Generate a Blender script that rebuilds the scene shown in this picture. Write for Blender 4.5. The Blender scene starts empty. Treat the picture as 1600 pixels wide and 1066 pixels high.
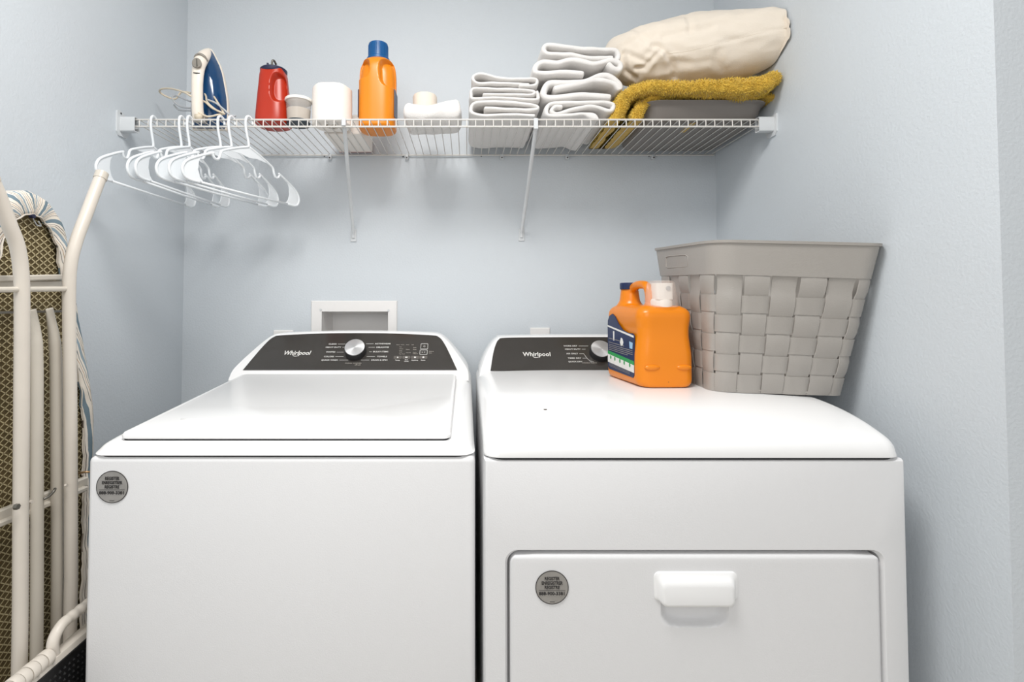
import bpy, bmesh, math, random
from mathutils import Vector, Matrix, noise
random.seed(7)
PI = math.pi
# ------------------------------------------------------------ camera, world, lights, exposure
D = 1.72           # camera to back wall (back wall is y = 0)
CZ = 1.20          # camera height
FPX, CX, CY, PITCH = 800.0, 728.0, 451.0, 0.03
scn = bpy.context.scene
COL = scn.collection
cam_d = bpy.data.cameras.new('camera'); cam = bpy.data.objects.new('camera', cam_d); COL.objects.link(cam)
cam.location = (0, -D, CZ); cam.rotation_euler = (PI/2 + PITCH, 0, 0)
cam_d.sensor_width = 36; cam_d.lens = 18; cam_d.clip_start = .02
cam_d.shift_x = (800-CX)/1600; cam_d.shift_y = -(533-CY)/1600
scn.camera = cam
w = bpy.data.worlds.new('world'); scn.world = w; w.use_nodes = True
w.node_tree.nodes['Background'].inputs[0].default_value = (.97, .985, 1, 1)
w.node_tree.nodes['Background'].inputs[1].default_value = .72
def area(name, loc, rot, size, power, col):
    l = bpy.data.lights.new(name, 'AREA'); l.shape = 'DISK'; l.size = size; l.energy = power; l.color = col
    o = bpy.data.objects.new(name, l); COL.objects.link(o); o.location = loc; o.rotation_euler = rot
    return o
area('ceiling_lamp', (-.15, -D+.42, 2.50), (0, 0, 0), .60, 25, (1, .985, .96))
area('room_lamp', (-.5, -3.6, 2.2), (math.radians(62), 0, math.radians(-8)), 1.6, 19, (1, .985, .965))
scn.view_settings.view_transform = 'Standard'; scn.view_settings.look = 'None'
scn.view_settings.gamma = 1; scn.view_settings.use_curve_mapping = False
scn.view_settings.exposure = 0.0

# ------------------------------------------------------------ measuring helpers
CAMP = Vector((0, -D, CZ)); FW = Vector((0, math.cos(PITCH), math.sin(PITCH))); UP = Vector((0, -math.sin(PITCH), math.cos(PITCH)))
def ray(px, py): return FW + Vector((1, 0, 0))*((px-CX)/FPX) + UP*((CY-py)/FPX)
def P(px, py, d): r = ray(px, py); return CAMP + r*(d/r.y)               # point on the vertical plane d metres away
def PX(px, py, X): r = ray(px, py); return CAMP + r*(X/r.x)              # point on the plane x = X
def PN(px, py, o, n): r = ray(px, py); return CAMP + r*((o-CAMP).dot(n)/r.dot(n))
def W(X, d, z): return Vector((X, d-D, z))

# ------------------------------------------------------------ materials
def srgb(h):
    h = h.lstrip('#'); c = [int(h[i:i+2], 16)/255 for i in (0, 2, 4)]
    return tuple((x/12.92 if x <= .04045 else ((x+.055)/1.055)**2.4) for x in c)
def mat(name, hexc, rough=.5, var=.04, nscale=40, bump=0, bscale=200, metal=0, trans=0, coat=0, sheen=0, alpha=1, sss=0):
    m = bpy.data.materials.new(name); m.use_nodes = True; nt = m.node_tree; b = nt.nodes['Principled BSDF']
    c = srgb(hexc)
    tc = nt.nodes.new('ShaderNodeTexCoord'); n = nt.nodes.new('ShaderNodeTexNoise'); n.inputs['Scale'].default_value = nscale
    n.inputs['Detail'].default_value = 4
    nt.links.new(tc.outputs['Object'], n.inputs['Vector'])
    r = nt.nodes.new('ShaderNodeValToRGB')
    r.color_ramp.elements[0].position = .3; r.color_ramp.elements[1].position = .7
    r.color_ramp.elements[0].color = (*[x*(1-var) for x in c], 1); r.color_ramp.elements[1].color = (*[min(1, x*(1+var)) for x in c], 1)
    nt.links.new(n.outputs['Fac'], r.inputs['Fac']); nt.links.new(r.outputs['Color'], b.inputs['Base Color'])
    b.inputs['Roughness'].default_value = rough; b.inputs['Metallic'].default_value = metal
    b.inputs['Transmission Weight'].default_value = trans; b.inputs['Coat Weight'].default_value = coat
    b.inputs['Sheen Weight'].default_value = sheen; b.inputs['Alpha'].default_value = alpha
    if sss: b.inputs['Subsurface Weight'].default_value = sss; b.inputs['Subsurface Radius'].default_value = (.02, .02, .02)
    if bump:
        n2 = nt.nodes.new('ShaderNodeTexNoise'); n2.inputs['Scale'].default_value = bscale; n2.inputs['Detail'].default_value = 3
        nt.links.new(tc.outputs['Object'], n2.inputs['Vector'])
        bp = nt.nodes.new('ShaderNodeBump'); bp.inputs['Strength'].default_value = bump; bp.inputs['Distance'].default_value = .002
        nt.links.new(n2.outputs['Fac'], bp.inputs['Height']); nt.links.new(bp.outputs['Normal'], b.inputs['Normal'])
    return m
M = dict(
    wall=mat('wall_paint', '#d0d6db', .55, .01, 3, .35, 170),
    ceil=mat('ceiling_paint', '#eeeeee', .9, .01, 3, .3, 90),
    floor=mat('floor_tile', '#b9b2a6', .5, .06, 6),
    plate=mat('plate_plastic', '#eceae8', .35, .01),
    enamel=mat('white_enamel', '#f4f4f4', .22, .004, 4, 0, 1, coat=.12),
    enamel2=mat('white_enamel_panel', '#e6e6e7', .32, .006, 4, .12, 420),
    seam=mat('gap_shade_grey', '#3c3c3e', .7),  # dark grey that paints the shade inside the appliance gaps
    panel=mat('console_glass', '#3c3936', .16, .10, 6, coat=.35),
    print=mat('white_print', '#e6e4e0', .5),
    print2=mat('grey_print', '#a29c94', .5),
    key=mat('console_key', '#5d5853', .35),
    chrome=mat('brushed_metal', '#cfcfd0', .28, .10, 30, metal=.85),
    darkplastic=mat('knob_black', '#2b2b2d', .3),
    sticker=mat('silver_sticker', '#a3a09c', .38, .09, 60, metal=.35),
    ink=mat('black_ink', '#2e2c2c', .6),
    wire=mat('coated_wire', '#dcd9d4', .4, .02),
    clip=mat('white_clip', '#d5d8da', .4, .02),
    hanger=mat('hanger_plastic', '#eef2f5', .35, .01, 10, sss=.15),
    cream=mat('cream_paint', '#d7cfc4', .35, .03, 12),
    cream_m=mat('cream_metal', '#cfc8bc', .35, .03, 12),
    fibre=mat('brown_board', '#6b5c3c', .8, .18, 30),
    lattice=mat('lattice_metal', '#c9bb93', .5, .05),
    steel=mat('dull_steel', '#76736c', .35, .1, metal=.7),
    brass=mat('brass', '#a98a66', .35, .1, metal=.6),
    stool=mat('stool_plastic', '#e0d8cd', .4, .02),
    grip=mat('stool_black', '#121213', .45, .15),
    orange=mat('orange_plastic', '#e68408', .3, .02, 8, sss=.06),
    orange2=mat('orange_plastic_deep', '#e6880e', .32, .02, 8),
    blue=mat('blue_cap', '#0c558f', .35),
    navy=mat('navy_print', '#1c2b52', .4),
    green=mat('green_print', '#2f9a53', .4),
    lblue=mat('pale_blue_print', '#9fc4e2', .4),
    red=mat('red_plastic', '#b12806', .33, .03, 8),
    red2=mat('red_plastic_recess', '#c0300c', .33, .03, 8),
    dnavy=mat('navy_collar', '#1e2140', .4),
    towel=mat('white_terry', '#f6f3f0', .95, .025, 300, .9, 900, sheen=.3),
    paper=mat('tissue_paper', '#f5efe8', .95, .01, 60, .3, 300),
    creamroll=mat('cream_roll', '#ecdfd0', .8, .02, 60),
    pink=mat('pink_edge', '#c98f86', .7),
    powder=mat('beige_powder', '#d6c8b6', .9, .03, 200),
    lid=mat('white_lid', '#efece6', .4),
    base_dark=mat('dark_base', '#27323a', .4),
    pillow=mat('pillow_cotton', '#e9decf', .9, .02, 8, .4, 500, sheen=.15),
    rug=mat('yellow_shag', '#c7a137', .95, .16, 60, .8, 500, sheen=.3),
    rugt=mat('yellow_tuft', '#dfbe52', .95, .14, 30),
    tray=mat('taupe_plastic', '#807a75', .35, .03, 10),
    basket=mat('taupe_basket', '#a39e98', .42, .02, 10, .2, 400),
    ironblue=mat('iron_blue', '#08406e', .15, .1, 20, coat=.4),
    ironwhite=mat('iron_cream', '#efe5d8', .3, .02),
    irongrey=mat('iron_grey', '#8d877e', .35),
    iron_sole=mat('iron_sole', '#cfc9bf', .3, .05, metal=.5),
    cord=mat('cord_cream', '#d9ccb6', .5, .03),
    cordgrey=mat('cord_grey', '#b7babd', .5, .03),
    rust=mat('screw_dark', '#4c4d50', .5),
)
def glassy(name, col, rough=.12, alpha=.35):
    m = mat(name, col, rough, .0); b = m.node_tree.nodes['Principled BSDF']
    b.inputs['Alpha'].default_value = alpha; return m
for k_ in ('enamel', 'enamel2'): M[k_].node_tree.nodes['Principled BSDF'].inputs['Specular IOR Level'].default_value = .14
M['clear'] = glassy('clear_plastic', '#d8d4d0', .12, .25)
M['clearlid'] = glassy('frosted_plastic', '#efe0d6', .2, .30)

# striped ironing board fabric: stripes follow the cloth's own across-coordinate, stored per vertex
def stripe_mat():
    m = bpy.data.materials.new('striped_cotton'); m.use_nodes = True; nt = m.node_tree; b = nt.nodes['Principled BSDF']
    a = nt.nodes.new('ShaderNodeAttribute'); a.attribute_name = 'lat'
    mu = nt.nodes.new('ShaderNodeMath'); mu.operation = 'MULTIPLY'; mu.inputs[1].default_value = 1/.060
    nt.links.new(a.outputs['Fac'], mu.inputs[0])
    fr = nt.nodes.new('ShaderNodeMath'); fr.operation = 'FRACT'; nt.links.new(mu.outputs[0], fr.inputs[0])
    r = nt.nodes.new('ShaderNodeValToRGB'); r.color_ramp.interpolation = 'CONSTANT'
    cs = [(0, '#e6ddd0'), (.10, '#71848f'), (.30, '#e9e1d6'), (.38, '#5b504a'), (.405, '#e9e1d6'), (.46, '#8a7f74'), (.485, '#e6ddd0'),
          (.55, '#93a3ad'), (.66, '#e9e1d6'), (.74, '#55606b'), (.765, '#e9e1d6'), (.83, '#b08b62'), (.85, '#e9e1d6'), (.92, '#6c6a69'), (.945, '#e6ddd0')]
    e = r.color_ramp.elements
    e[0].position = 0; e[0].color = (*srgb(cs[0][1]), 1); e[1].position = cs[1][0]; e[1].color = (*srgb(cs[1][1]), 1)
    for p_, c_ in cs[2:]:
        q = e.new(p_); q.color = (*srgb(c_), 1)
    nt.links.new(fr.outputs[0], r.inputs['Fac']); nt.links.new(r.outputs['Color'], b.inputs['Base Color'])
    b.inputs['Roughness'].default_value = .9
    return m
M['stripe'] = stripe_mat()

# ------------------------------------------------------------ object helpers
def obj(name, me, m, parent=None, smooth=None, kind=None, label=None):
    if isinstance(me, bmesh.types.BMesh):
        b = me; me = bpy.data.meshes.new(name); bmesh.ops.recalc_face_normals(b, faces=b.faces); b.to_mesh(me); b.free()
    o = bpy.data.objects.new(name, me); COL.objects.link(o)
    if m is not None and not me.materials: me.materials.append(M[m] if isinstance(m, str) else m)
    if smooth is not None:
        for f in me.polygons: f.use_smooth = True
        if smooth < 180: me.set_sharp_from_angle(angle=math.radians(smooth))
    if parent is not None:
        o.parent = parent; o.matrix_parent_inverse = Matrix.Translation(-parent.location)
    if kind: o['kind'] = kind
    if label: o['label'] = label
    return o
def thing(name, label, cat, loc=(0, 0, 0), group=None):
    o = bpy.data.objects.new(name, None); COL.objects.link(o); o.location = loc; o.empty_display_size = .05
    o['label'] = label; o['category'] = cat
    if group: o['group'] = group
    return o
def tag(o, label, cat, group=None):
    o['label'] = label; o['category'] = cat
    if group: o['group'] = group
    return o
def B(): return bmesh.new()
def box(bm, x0, x1, y0, y1, z0, z1, bev=0, seg=2):
    vs = [bm.verts.new(p) for p in [(x0, y0, z0), (x1, y0, z0), (x1, y1, z0), (x0, y1, z0), (x0, y0, z1), (x1, y0, z1), (x1, y1, z1), (x0, y1, z1)]]
    fs = [bm.faces.new([vs[i] for i in q]) for q in [(0, 3, 2, 1), (4, 5, 6, 7), (0, 1, 5, 4), (1, 2, 6, 5), (2, 3, 7, 6), (3, 0, 4, 7)]]
    if bev:
        es = list({e for f in fs for e in f.edges})
        bmesh.ops.bevel(bm, geom=es, offset=bev, segments=seg, affect='EDGES', profile=.5)
def loft(bm, rings, cap0=True, cap1=True, closed=True):
    rv = [[bm.verts.new(p) for p in r] for r in rings]
    n = len(rv[0])
    for a, b in zip(rv, rv[1:]):
        for i in range(n if closed else n-1):
            j = (i+1) % n
            bm.faces.new((a[i], a[j], b[j], b[i]))
    if closed and cap0: bm.faces.new(rv[0][::-1])
    if closed and cap1: bm.faces.new(rv[-1])
    return rv
def catmull(pts, sub=6, closed=False):
    pts = [Vector(p) for p in pts]; n = len(pts); out = []
    rng = range(n) if closed else range(n-1)
    for i in rng:
        if closed: p0, p1, p2, p3 = pts[i-1], pts[i], pts[(i+1) % n], pts[(i+2) % n]
        else: p0, p1, p2, p3 = pts[max(i-1, 0)], pts[i], pts[i+1], pts[min(i+2, n-1)]
        for k in range(sub):
            t = k/sub
            out.append(.5*((2*p1)+(-p0+p2)*t+(2*p0-5*p1+4*p2-p3)*t*t+(-p0+3*p1-3*p2+p3)*t**3))
    if not closed: out.append(pts[-1])
    return out
def tube(bm, pts, r, n=8, closed=False, flat=1, cap=True):
    pts = [Vector(p) for p in pts]; m = len(pts); rings = []
    prev = None
    for i, p in enumerate(pts):
        if closed: t = pts[(i+1) % m]-pts[i-1]
        else: t = pts[min(i+1, m-1)]-pts[max(i-1, 0)]
        t.normalize()
        if prev is None:
            a = Vector((0, 0, 1)) if abs(t.z) < .9 else Vector((0, 1, 0))
            u = t.cross(a).normalized()
        else: u = (prev - t*prev.dot(t)).normalized()
        prev = u; v = t.cross(u)
        rr = r[i] if isinstance(r, (list, tuple)) else r
        rings.append([p+u*math.cos(2*PI*k/n)*rr+v*math.sin(2*PI*k/n)*rr*flat for k in range(n)])
    if closed: rings.append(rings[0]); loft(bm, rings, False, False)
    else: loft(bm, rings, cap, cap)
def cyl(bm, p0, p1, r0, r1=None, n=24):
    tube(bm, [p0, p1], [r0, r0 if r1 is None else r1], n)
def lathe(bm, cx, cy, prof, n=32, sx=1, sy=1, cap=True):
    loft(bm, [[(cx+math.cos(2*PI*k/n)*r*sx, cy+math.sin(2*PI*k/n)*r*sy, z) for k in range(n)] for r, z in prof], cap, cap)
def rrect(x0, x1, y0, y1, r, seg=6):
    out = []
    for cx, cy, a in ((x1-r, y1-r, 0), (x0+r, y1-r, 90), (x0+r, y0+r, 180), (x1-r, y0+r, 270)):
        for k in range(seg+1):
            t = math.radians(a+90*k/seg); out.append((cx+r*math.cos(t), cy+r*math.sin(t)))
    return out
def text(name, s, size, O, U, V, m, parent, align='LEFT', off=0, ext=.0002, shear=0, xs=1):
    c = bpy.data.curves.new(name, 'FONT'); c.body = s; c.size = size; c.align_x = align; c.align_y = 'CENTER'; c.extrude = ext; c.offset = off; c.shear = shear
    c.resolution_u = 2
    t = bpy.data.objects.new('tmp', c); COL.objects.link(t)
    dg = bpy.context.evaluated_depsgraph_get(); me = bpy.data.meshes.new_from_object(t.evaluated_get(dg)); bpy.data.objects.remove(t)
    U = U.normalized(); N = U.cross(V).normalized(); V = N.cross(U)
    for v in me.vertices: v.co = O + U*v.co.x*xs + V*v.co.y + N*(v.co.z+.0006)
    if name is None: return me
    me.name = name
    return me
def join_meshes(mes):
    bm = B()
    for me in mes: bm.from_mesh(me)
    return bm

# ------------------------------------------------------------ setting
XL, XR = -.950, .846
H = 2.6
DR = .807          # where the right wall ends and turns
def structure(name, bm, m, smooth=None):
    o = obj(name, bm, m, None, smooth); o['kind'] = 'structure'; return o
bm = B(); box(bm, -3, 3, -5, .12, -.05, 0); structure('floor', bm, 'floor')
bm = B(); box(bm, -3, 3, -5, .12, H, H+.05); structure('ceiling', bm, 'ceil')
hx0, hx1 = (504-728)/465.1, (607-728)/465.1
hz1, hz0 = P(555, 487, D).z, P(555, 487, D).z-.20
bm = B()
box(bm, XL-.1, hx0, 0, .12, 0, H); box(bm, hx1, XR+.1, 0, .12, 0, H)
box(bm, hx0, hx1, 0, .12, 0, hz0); box(bm, hx0, hx1, 0, .12, hz1, H)
structure('wall_back', bm, 'wall')
bm = B(); box(bm, XL-.1, XL, -1.5, 0, 0, H); structure('wall_left', bm, 'wall')
bm = B(); box(bm, XR, XR+.12, DR-D, 0, 0, H); structure('wall_right', bm, 'wall')
bm = B(); box(bm, XR+.12, 2.6, DR-D, DR-D+.10, 0, H); o = structure('wall_front_right', bm, 'wall')
bm = B(); box(bm, -2.6, XL-.1, -1.5, -1.4, 0, H); structure('wall_front_left', bm, 'wall')

# outlet box recessed in the back wall
ob = thing('washer_outlet_box', 'white recessed plastic washer outlet box set into the back wall above the washer console', 'outlet box', (-.37, 0, hz0))
fx0, fx1, fz1, fz0 = (487-728)/465.1, (621-728)/465.1, P(555, 470, D).z, hz0-.035
bm = B()
O = [(fx0, fz0), (fx1, fz0), (fx1, fz1), (fx0, fz1)]; I = [(hx0, hz0), (hx1, hz0), (hx1, hz1), (hx0, hz1)]
def rg(q, y): return [(a, y, c) for a, c in q]
Oi = [(a+s*.003, c+t*.003) for (a, c), (s, t) in zip(O, [(1, 1), (-1, 1), (-1, -1), (1, -1)])]
loft(bm, [rg(O, 0), rg(O, -.005), rg(Oi, -.008), rg(I, -.008), rg(I, 0)], False, False)
obj('frame', bm, 'plate', ob)
I = [(a+s*.0008, c+t*.0008) for (a, c), (s, t) in zip(I, [(1, 1), (-1, 1), (-1, -1), (1, -1)])]
Ib = [(a+s*.010, c+t*.010) for (a, c), (s, t) in zip(I, [(1, 1), (-1, 1), (-1, -1), (1, -1)])]
bm = B(); loft(bm, [rg(I, -.006), rg(I, .05), rg(Ib, .092)], False, True); obj('recess', bm, 'plate', ob)
for px, py in ((501, 484), (607, 485)):
    p = P(px, py, D-.009); bm = B(); cyl(bm, p, p+Vector((0, -.002, 0)), .0035, n=12); obj('screw', bm, 'clip', ob)
# wall plates
for i, (x0, x1, y0, lab) in enumerate(((428, 459, 516, 'white outlet plate on the back wall, left of the recessed outlet box'), (828, 859, 512, 'white outlet plate on the back wall behind the dryer console'))):
    a = P(x0, y0, D); b = P(x1, y0, D)
    t = thing('outlet_plate', lab, 'wall plate', ((a.x+b.x)/2, 0, a.z-.115), 'outlet plates on the back wall')
    bm = B(); box(bm, a.x, b.x, -.006, 0, a.z-.115, a.z, .003); obj('plate', bm, 'plate', t)
    bm = B(); box(bm, a.x+.018, b.x-.018, -.009, -.005, a.z-.092, a.z-.024, .002); obj('socket', bm, 'plate', t)

# ------------------------------------------------------------ appliances
def heightfield(bm, x0, x1, d0, d1, zf, r, zb, nx=26, nd=30):
    def samples(a, b, n):
        e = [r*(1-math.cos(PI/2*k/7)) for k in range(7)]
        return [a+t for t in e] + [a+r+(b-a-2*r)*k/n for k in range(n+1)] + [b-t for t in reversed(e)]
    xs = samples(x0, x1, nx); ds = samples(d0, d1, nd); G = []
    for dd in ds:
        row = []
        for x in xs:
            ex = max(0, x0+r-x, x-(x1-r)); ed = max(0, d0+r-dd, dd-(d1-r)); e = math.hypot(ex, ed); X, Q = x, dd
            if e > r:
                k = r/e; cx = x0+r if x < (x0+x1)/2 else x1-r; cd = d0+r if dd < (d0+d1)/2 else d1-r
                X = cx+(x-cx)*k; Q = cd+(dd-cd)*k; e = r
            z = zf(X, Q) - (r-math.sqrt(max(0, r*r-e*e)))
            row.append(bm.verts.new(W(X, Q, max(z, zb+.0005))))
        G.append(row)
    for a, b in zip(G, G[1:]):
        for i in range(len(a)-1): bm.faces.new((a[i], a[i+1], b[i+1], b[i]))
    rim = G[0] + [g[-1] for g in G[1:]] + G[-1][-2::-1] + [g[0] for g in G[-2:0:-1]]
    low = [bm.verts.new((v.co.x, v.co.y, zb)) for v in rim]
    for i in range(len(rim)):
        j = (i+1) % len(rim); bm.faces.new((rim[i], low[i], low[j], rim[j]))
    bm.faces.new(low)
    bmesh.ops.remove_doubles(bm, verts=bm.verts, dist=.00004)
def interp(tab, x):
    if x <= tab[0][0]: return tab[0][1]
    for (a, b), (c, e) in zip(tab, tab[1:]):
        if x <= c: return b+(e-b)*(x-a)/(c-a)
    return tab[-1][1]
def smooth_tab(tab):
    q = catmull([(a, b, 0) for a, b in tab], 8); return [(v.x, v.y) for v in q]

def console(root, cx, house, pan, zt, zb, dfb, slope, db, crown):
    """house / pan: half outlines (halfwidth, z) from bottom up. front face leans back with slope."""
    fy = lambda z: dfb + (z-zb)*slope
    def outline(half):
        h = catmull([(a, b, 0) for a, b in half], 5)
        L = [(cx-v.x, v.y) for v in h]; R = [(cx+v.x, v.y) for v in h]
        return R + L[::-1]
    o = outline(house)
    cz = sum(z for _, z in o)/len(o)
    def ins(pts, k): return [(cx+(x-cx)*(1-k*.6), cz+(z-cz)*(1-k*3)) for x, z in pts]
    front = ins(o, .012)
    bm = B()
    loft(bm, [[W(x, fy(z)+.001, z) for x, z in front], [W(x, fy(z)+.006, z) for x, z in o], [W(x, max(db-.03, fy(z)+.02), z) for x, z in o], [W(x, db, z) for x, z in ins(o, .03)]])
    obj('console_housing', bm, 'enamel', root, 50)
    p = pan
    h = catmull([(a, b, 0) for a, b in p[1:]], 5); h = [Vector((p[0][0], p[0][1], 0))] + h
    pts = [(cx+v.x, v.y) for v in h] + [(cx-v.x, v.y) for v in h][::-1]
    bm = B()
    loft(bm, [[W(x, fy(z)+.002, z) for x, z in pts], [W(x, fy(z)-.002, z) for x, z in pts]])
    obj('control_panel', bm, 'panel', root, 30)
    O = W(cx, fy(zb)-.0022, zb); V = Vector((0, slope, 1)).normalized(); U = Vector((1, 0, 0)); N = U.cross(V)
    return O, U, V, N

def print_at(px, py, fr): O, U, V, N = fr; return PN(px, py, O, N)
def label_set(name, items, fr, m, root, size, lines=()):
    O, U, V, N = fr; mes = []
    for s, px, py, al in items: mes.append(text('t', s, size, print_at(px, py, fr), U, V, None, None, al, .00008, .0001, xs=1.15))
    bm = join_meshes(mes)
    for (xa, ya, xb, yb) in lines:
        a = print_at(xa, ya, fr)+N*.0005; b = print_at(xb, yb, fr)+N*.0005
        s = (b-a).normalized().cross(N)*.00045
        q = [bm.verts.new(p) for p in (a-s, b-s, b+s, a+s)]; bm.faces.new(q)
    return obj(name, bm, m, root)
def logo(fr, pxl, pxr, py, root, slant):
    O, U, V, N = fr
    a = print_at(pxl, py, fr); b = print_at(pxr, py, fr)
    me = text('t', 'Whirlpool', .0205, a, U, V, None, None, 'LEFT', .00035, .0002, slant)
    wd = max(v.co.x for v in me.vertices)-a.x; k = (b.x-a.x)/wd
    for v in me.vertices: v.co.x = a.x+(v.co.x-a.x)*k
    bm = B(); bm.from_mesh(me)
    c = a+(b-a)*.56
    arc = [c-U*.004+U*(.014*math.cos(t))+V*(.0115*math.sin(t)+.003*math.cos(t))+N*.001 for t in [PI*1.12+PI*.09*k for k in range(0, 7)]]
    tube(bm, arc, [.0004+.0009*math.sin(PI*k/6) for k in range(7)], 5)
    obj('brand_lettering', bm, 'print', root)
def knob(fr, px, py, rx, root, n_len=.024, pointer=True):
    O, U, V, N = fr; c = print_at(px, py, fr); t = thing
    bm = B(); prof = [(0, rx*1.03), (n_len*.75, rx*1.0), (n_len*.9, rx*.97)]
    rings = [[c+N*h+U*r*math.cos(2*PI*k/40)+V*r*math.sin(2*PI*k/40) for k in range(40)] for h, r in prof]
    loft(bm, rings); kn = obj('knob', bm, 'darkplastic', root, 40)
    bm = B(); rings = [[c+N*h+U*r*math.cos(2*PI*k/40)+V*r*math.sin(2*PI*k/40) for k in range(40)] for h, r in ((n_len*.88, rx*.97), (n_len, rx*.95), (n_len*1.01, rx*.88))]
    loft(bm, rings); obj('knob_face', bm, M['spun'], kn, 30)
# spun metal knob face: brightness wedges come from anisotropic machining
m = mat('spun_metal', '#e2e2e3', .3, .05, 60, metal=.75); m.node_tree.nodes['Principled BSDF'].inputs['Anisotropic'].default_value = .7
tn = m.node_tree.nodes.new('ShaderNodeTangent'); tn.direction_type = 'RADIAL'; tn.axis = 'Y'
m.node_tree.links.new(tn.outputs[0], m.node_tree.nodes['Principled BSDF'].inputs['Tangent']); M['spun'] = m

def sticker(root, px, py, r, d):
    c = P(px, py, d); U = Vector((1, 0, 0)); V = Vector((0, 0, 1))
    def ring(rr, o): return [c+U*rr*math.cos(2*PI*k/48)+V*rr*math.sin(2*PI*k/48)-Vector((0, o, 0)) for k in range(48)]
    bm = B(); loft(bm, [ring(r, 0), ring(r, .0006)]); s = obj('sticker', bm, 'sticker', root, 30, label='round silver registration sticker')
    bm = B(); loft(bm, [ring(r, .0007), ring(r*.955, .0008)], False, False); 
    mes = []
    for k, (tx, z, sz) in enumerate((('REGISTER', .52, .0098), ('ENREGISTRER', .26, .0098), ('REGISTRE', .0, .0098), ('888-900-3381', -.36, .0095))):
        me = text('t', tx, sz*.80, c+V*r*z-Vector((0, .0007, 0)), U, V, None, None, 'CENTER', .00022, .0001); hw_ = max(v.co.x for v in me.vertices)-c.x; kx = (.0132, .0185, .0132, .0215)[k]/hw_
        for v in me.vertices: v.co.x = c.x+(v.co.x-c.x)*kx
        bm.from_mesh(me)
    q = [c+U*a*r+V*b*r-Vector((0, .001, 0)) for a, b in ((-.8, -.19), (.8, -.19), (.8, -.165), (-.8, -.165))]
    bm.faces.new([bm.verts.new(p) for p in q])
    q = [c+U*a*r+V*b*r-Vector((0, .001, 0)) for a, b in ((-.14, -.86), (.16, -.86), (.16, -.83), (-.14, -.83))]
    bm.faces.new([bm.verts.new(p) for p in q])
    obj('sticker_print', bm, 'ink', s)

# --- washer
WX0, WX1, WD0, WD1 = -.681, .0165, .930, 1.655
wash = thing('washing_machine', 'white top-load washing machine with a closed flat lid, left of the dryer', 'washing machine', W((WX0+WX1)/2, (WD0+WD1)/2, 0))
zsW = P(440, 713, WD0).z
bm = B(); box(bm, WX0, WX1, WD0-D, WD1-D, .025, zsW-.0015, .010, 3); obj('cabinet', bm, 'enamel2', wash, 40)
bm = B(); loft(bm, [[W(a, b, z) for a, b in rrect(WX0+.005, WX1-.005, WD0+.005, WD1-.01, .03, 6)] for z in (zsW-.006, zsW+.003)]); obj('seam_gap_shade', bm, 'seam', wash)  # dark slab imitating the shade in the open seam below the deck
for sx in (WX0+.06, WX1-.06):
    for dd in (WD0+.06, WD1-.06):
        bm = B(); cyl(bm, W(sx, dd, 0), W(sx, dd, .03), .022, .018); obj('foot', bm, 'darkplastic', wash, 40)
# top deck and lid
zlF, zlR = P(440, 684, .958).z, P(714, 585, 1.455).z
zW = lambda x, d: zlF-.0035+(d-.958)*(zlR-.0135-zlF+.0035)/(1.455-.958) - .06*max(0, .985-d)
bm = B(); heightfield(bm, WX0, WX1, WD0, WD1, zW, .030, zsW+.001); obj('top_deck', bm, 'enamel', wash, 55)
LX0, LX1 = P(186, 684, .955).x, P(704, 684, .955).x
def lidz(x, d): return zW(x, d)+.0135+.004*math.cos(PI*(x-(LX0+LX1)/2)/(LX1-LX0))*0
bm = B()
# lid slab: rear narrower to follow the photograph
rings = []
for ins, dz in ((.004, .0016), (0, .0045), (0, .0095), (.002, .0125), (.006, .0135)):
    r = []
    for (x, d) in rrect(LX0+ins, LX1-ins, .955+ins, 1.458, .012, 5):
        k = (d-.955)/.5; xm = (LX0+LX1)/2; xx = xm+(x-xm)*(1-.010*k)+.004*k
        r.append(W(xx, d, zW(xx, d)+dz))
    rings.append(r)
loft(bm, rings); lid = obj('lid', bm, 'enamel', wash, 35)
# lid crease
bm = B(); xm = (LX0+LX1)/2
pts = [W(xm-.24+.48*k/20, 1.04, zW(0, 1.04)+.0128) for k in range(21)]
tube(bm, pts, .0014, 6); obj('lid_crease', bm, 'enamel', lid, 180)
bm = B()
rings = [[W(x, d, zW(x, d)+dz) for x, d in rrect(LX0+.003, LX1-.003, .958, 1.45, .01, 4)] for dz in (-.002, .0040)]
loft(bm, rings); obj('lid_gap_shade', bm, 'seam', lid)  # dark slab painting the shadow line in the gap under the lid
zbW, ztW = P(550, 578, 1.47).z, P(570, 520, 1.56).z
frW = console(wash, -.331, [(.340, zbW-.030), (.338, zbW-.004), (.322, zbW+.022), (.300, zbW+.050), (.277, zbW+.076), (.252, ztW-.006), (.215, ztW-.001), (.1, ztW+.003), (0.01, ztW+.004)],
              [(.306, zbW), (.304, zbW+.003), (.287, zbW+.035), (.268, zbW+.068), (.250, ztW-.013), (.222, ztW-.007), (.1, ztW-.002), (.01, ztW-.001)], ztW, zbW, 1.47, .9, 1.66, 0)
logo(frW, 443, 486, 552, wash, .22)
knob(frW, 556, 550, .0300, wash)
L = [('CLEAN', 526, 538, 'RIGHT'), ('HEAVY DUTY', 533, 543, 'RIGHT'), ('WHITES', 524, 550.5, 'RIGHT'), ('COLORS', 522, 557.5, 'RIGHT'), ('QUICK WASH', 528, 563, 'RIGHT')]
R = [('ACTIVEWEAR', 586, 537.5, 'LEFT'), ('DELICATES', 588, 543, 'LEFT'), ('BULKY ITEMS', 583, 550, 'LEFT'), ('TOWELS', 589, 557.5, 'LEFT'), ('DRAIN & SPIN', 580, 563, 'LEFT')]
label_set('cycle_lettering', L, frW, 'print', wash, .0066, [(528, 538, 540, 538), (535, 543, 538, 543), (526, 550.5, 537, 550.5), (524, 557.5, 537, 557.5), (530, 563, 544, 563)])
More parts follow.
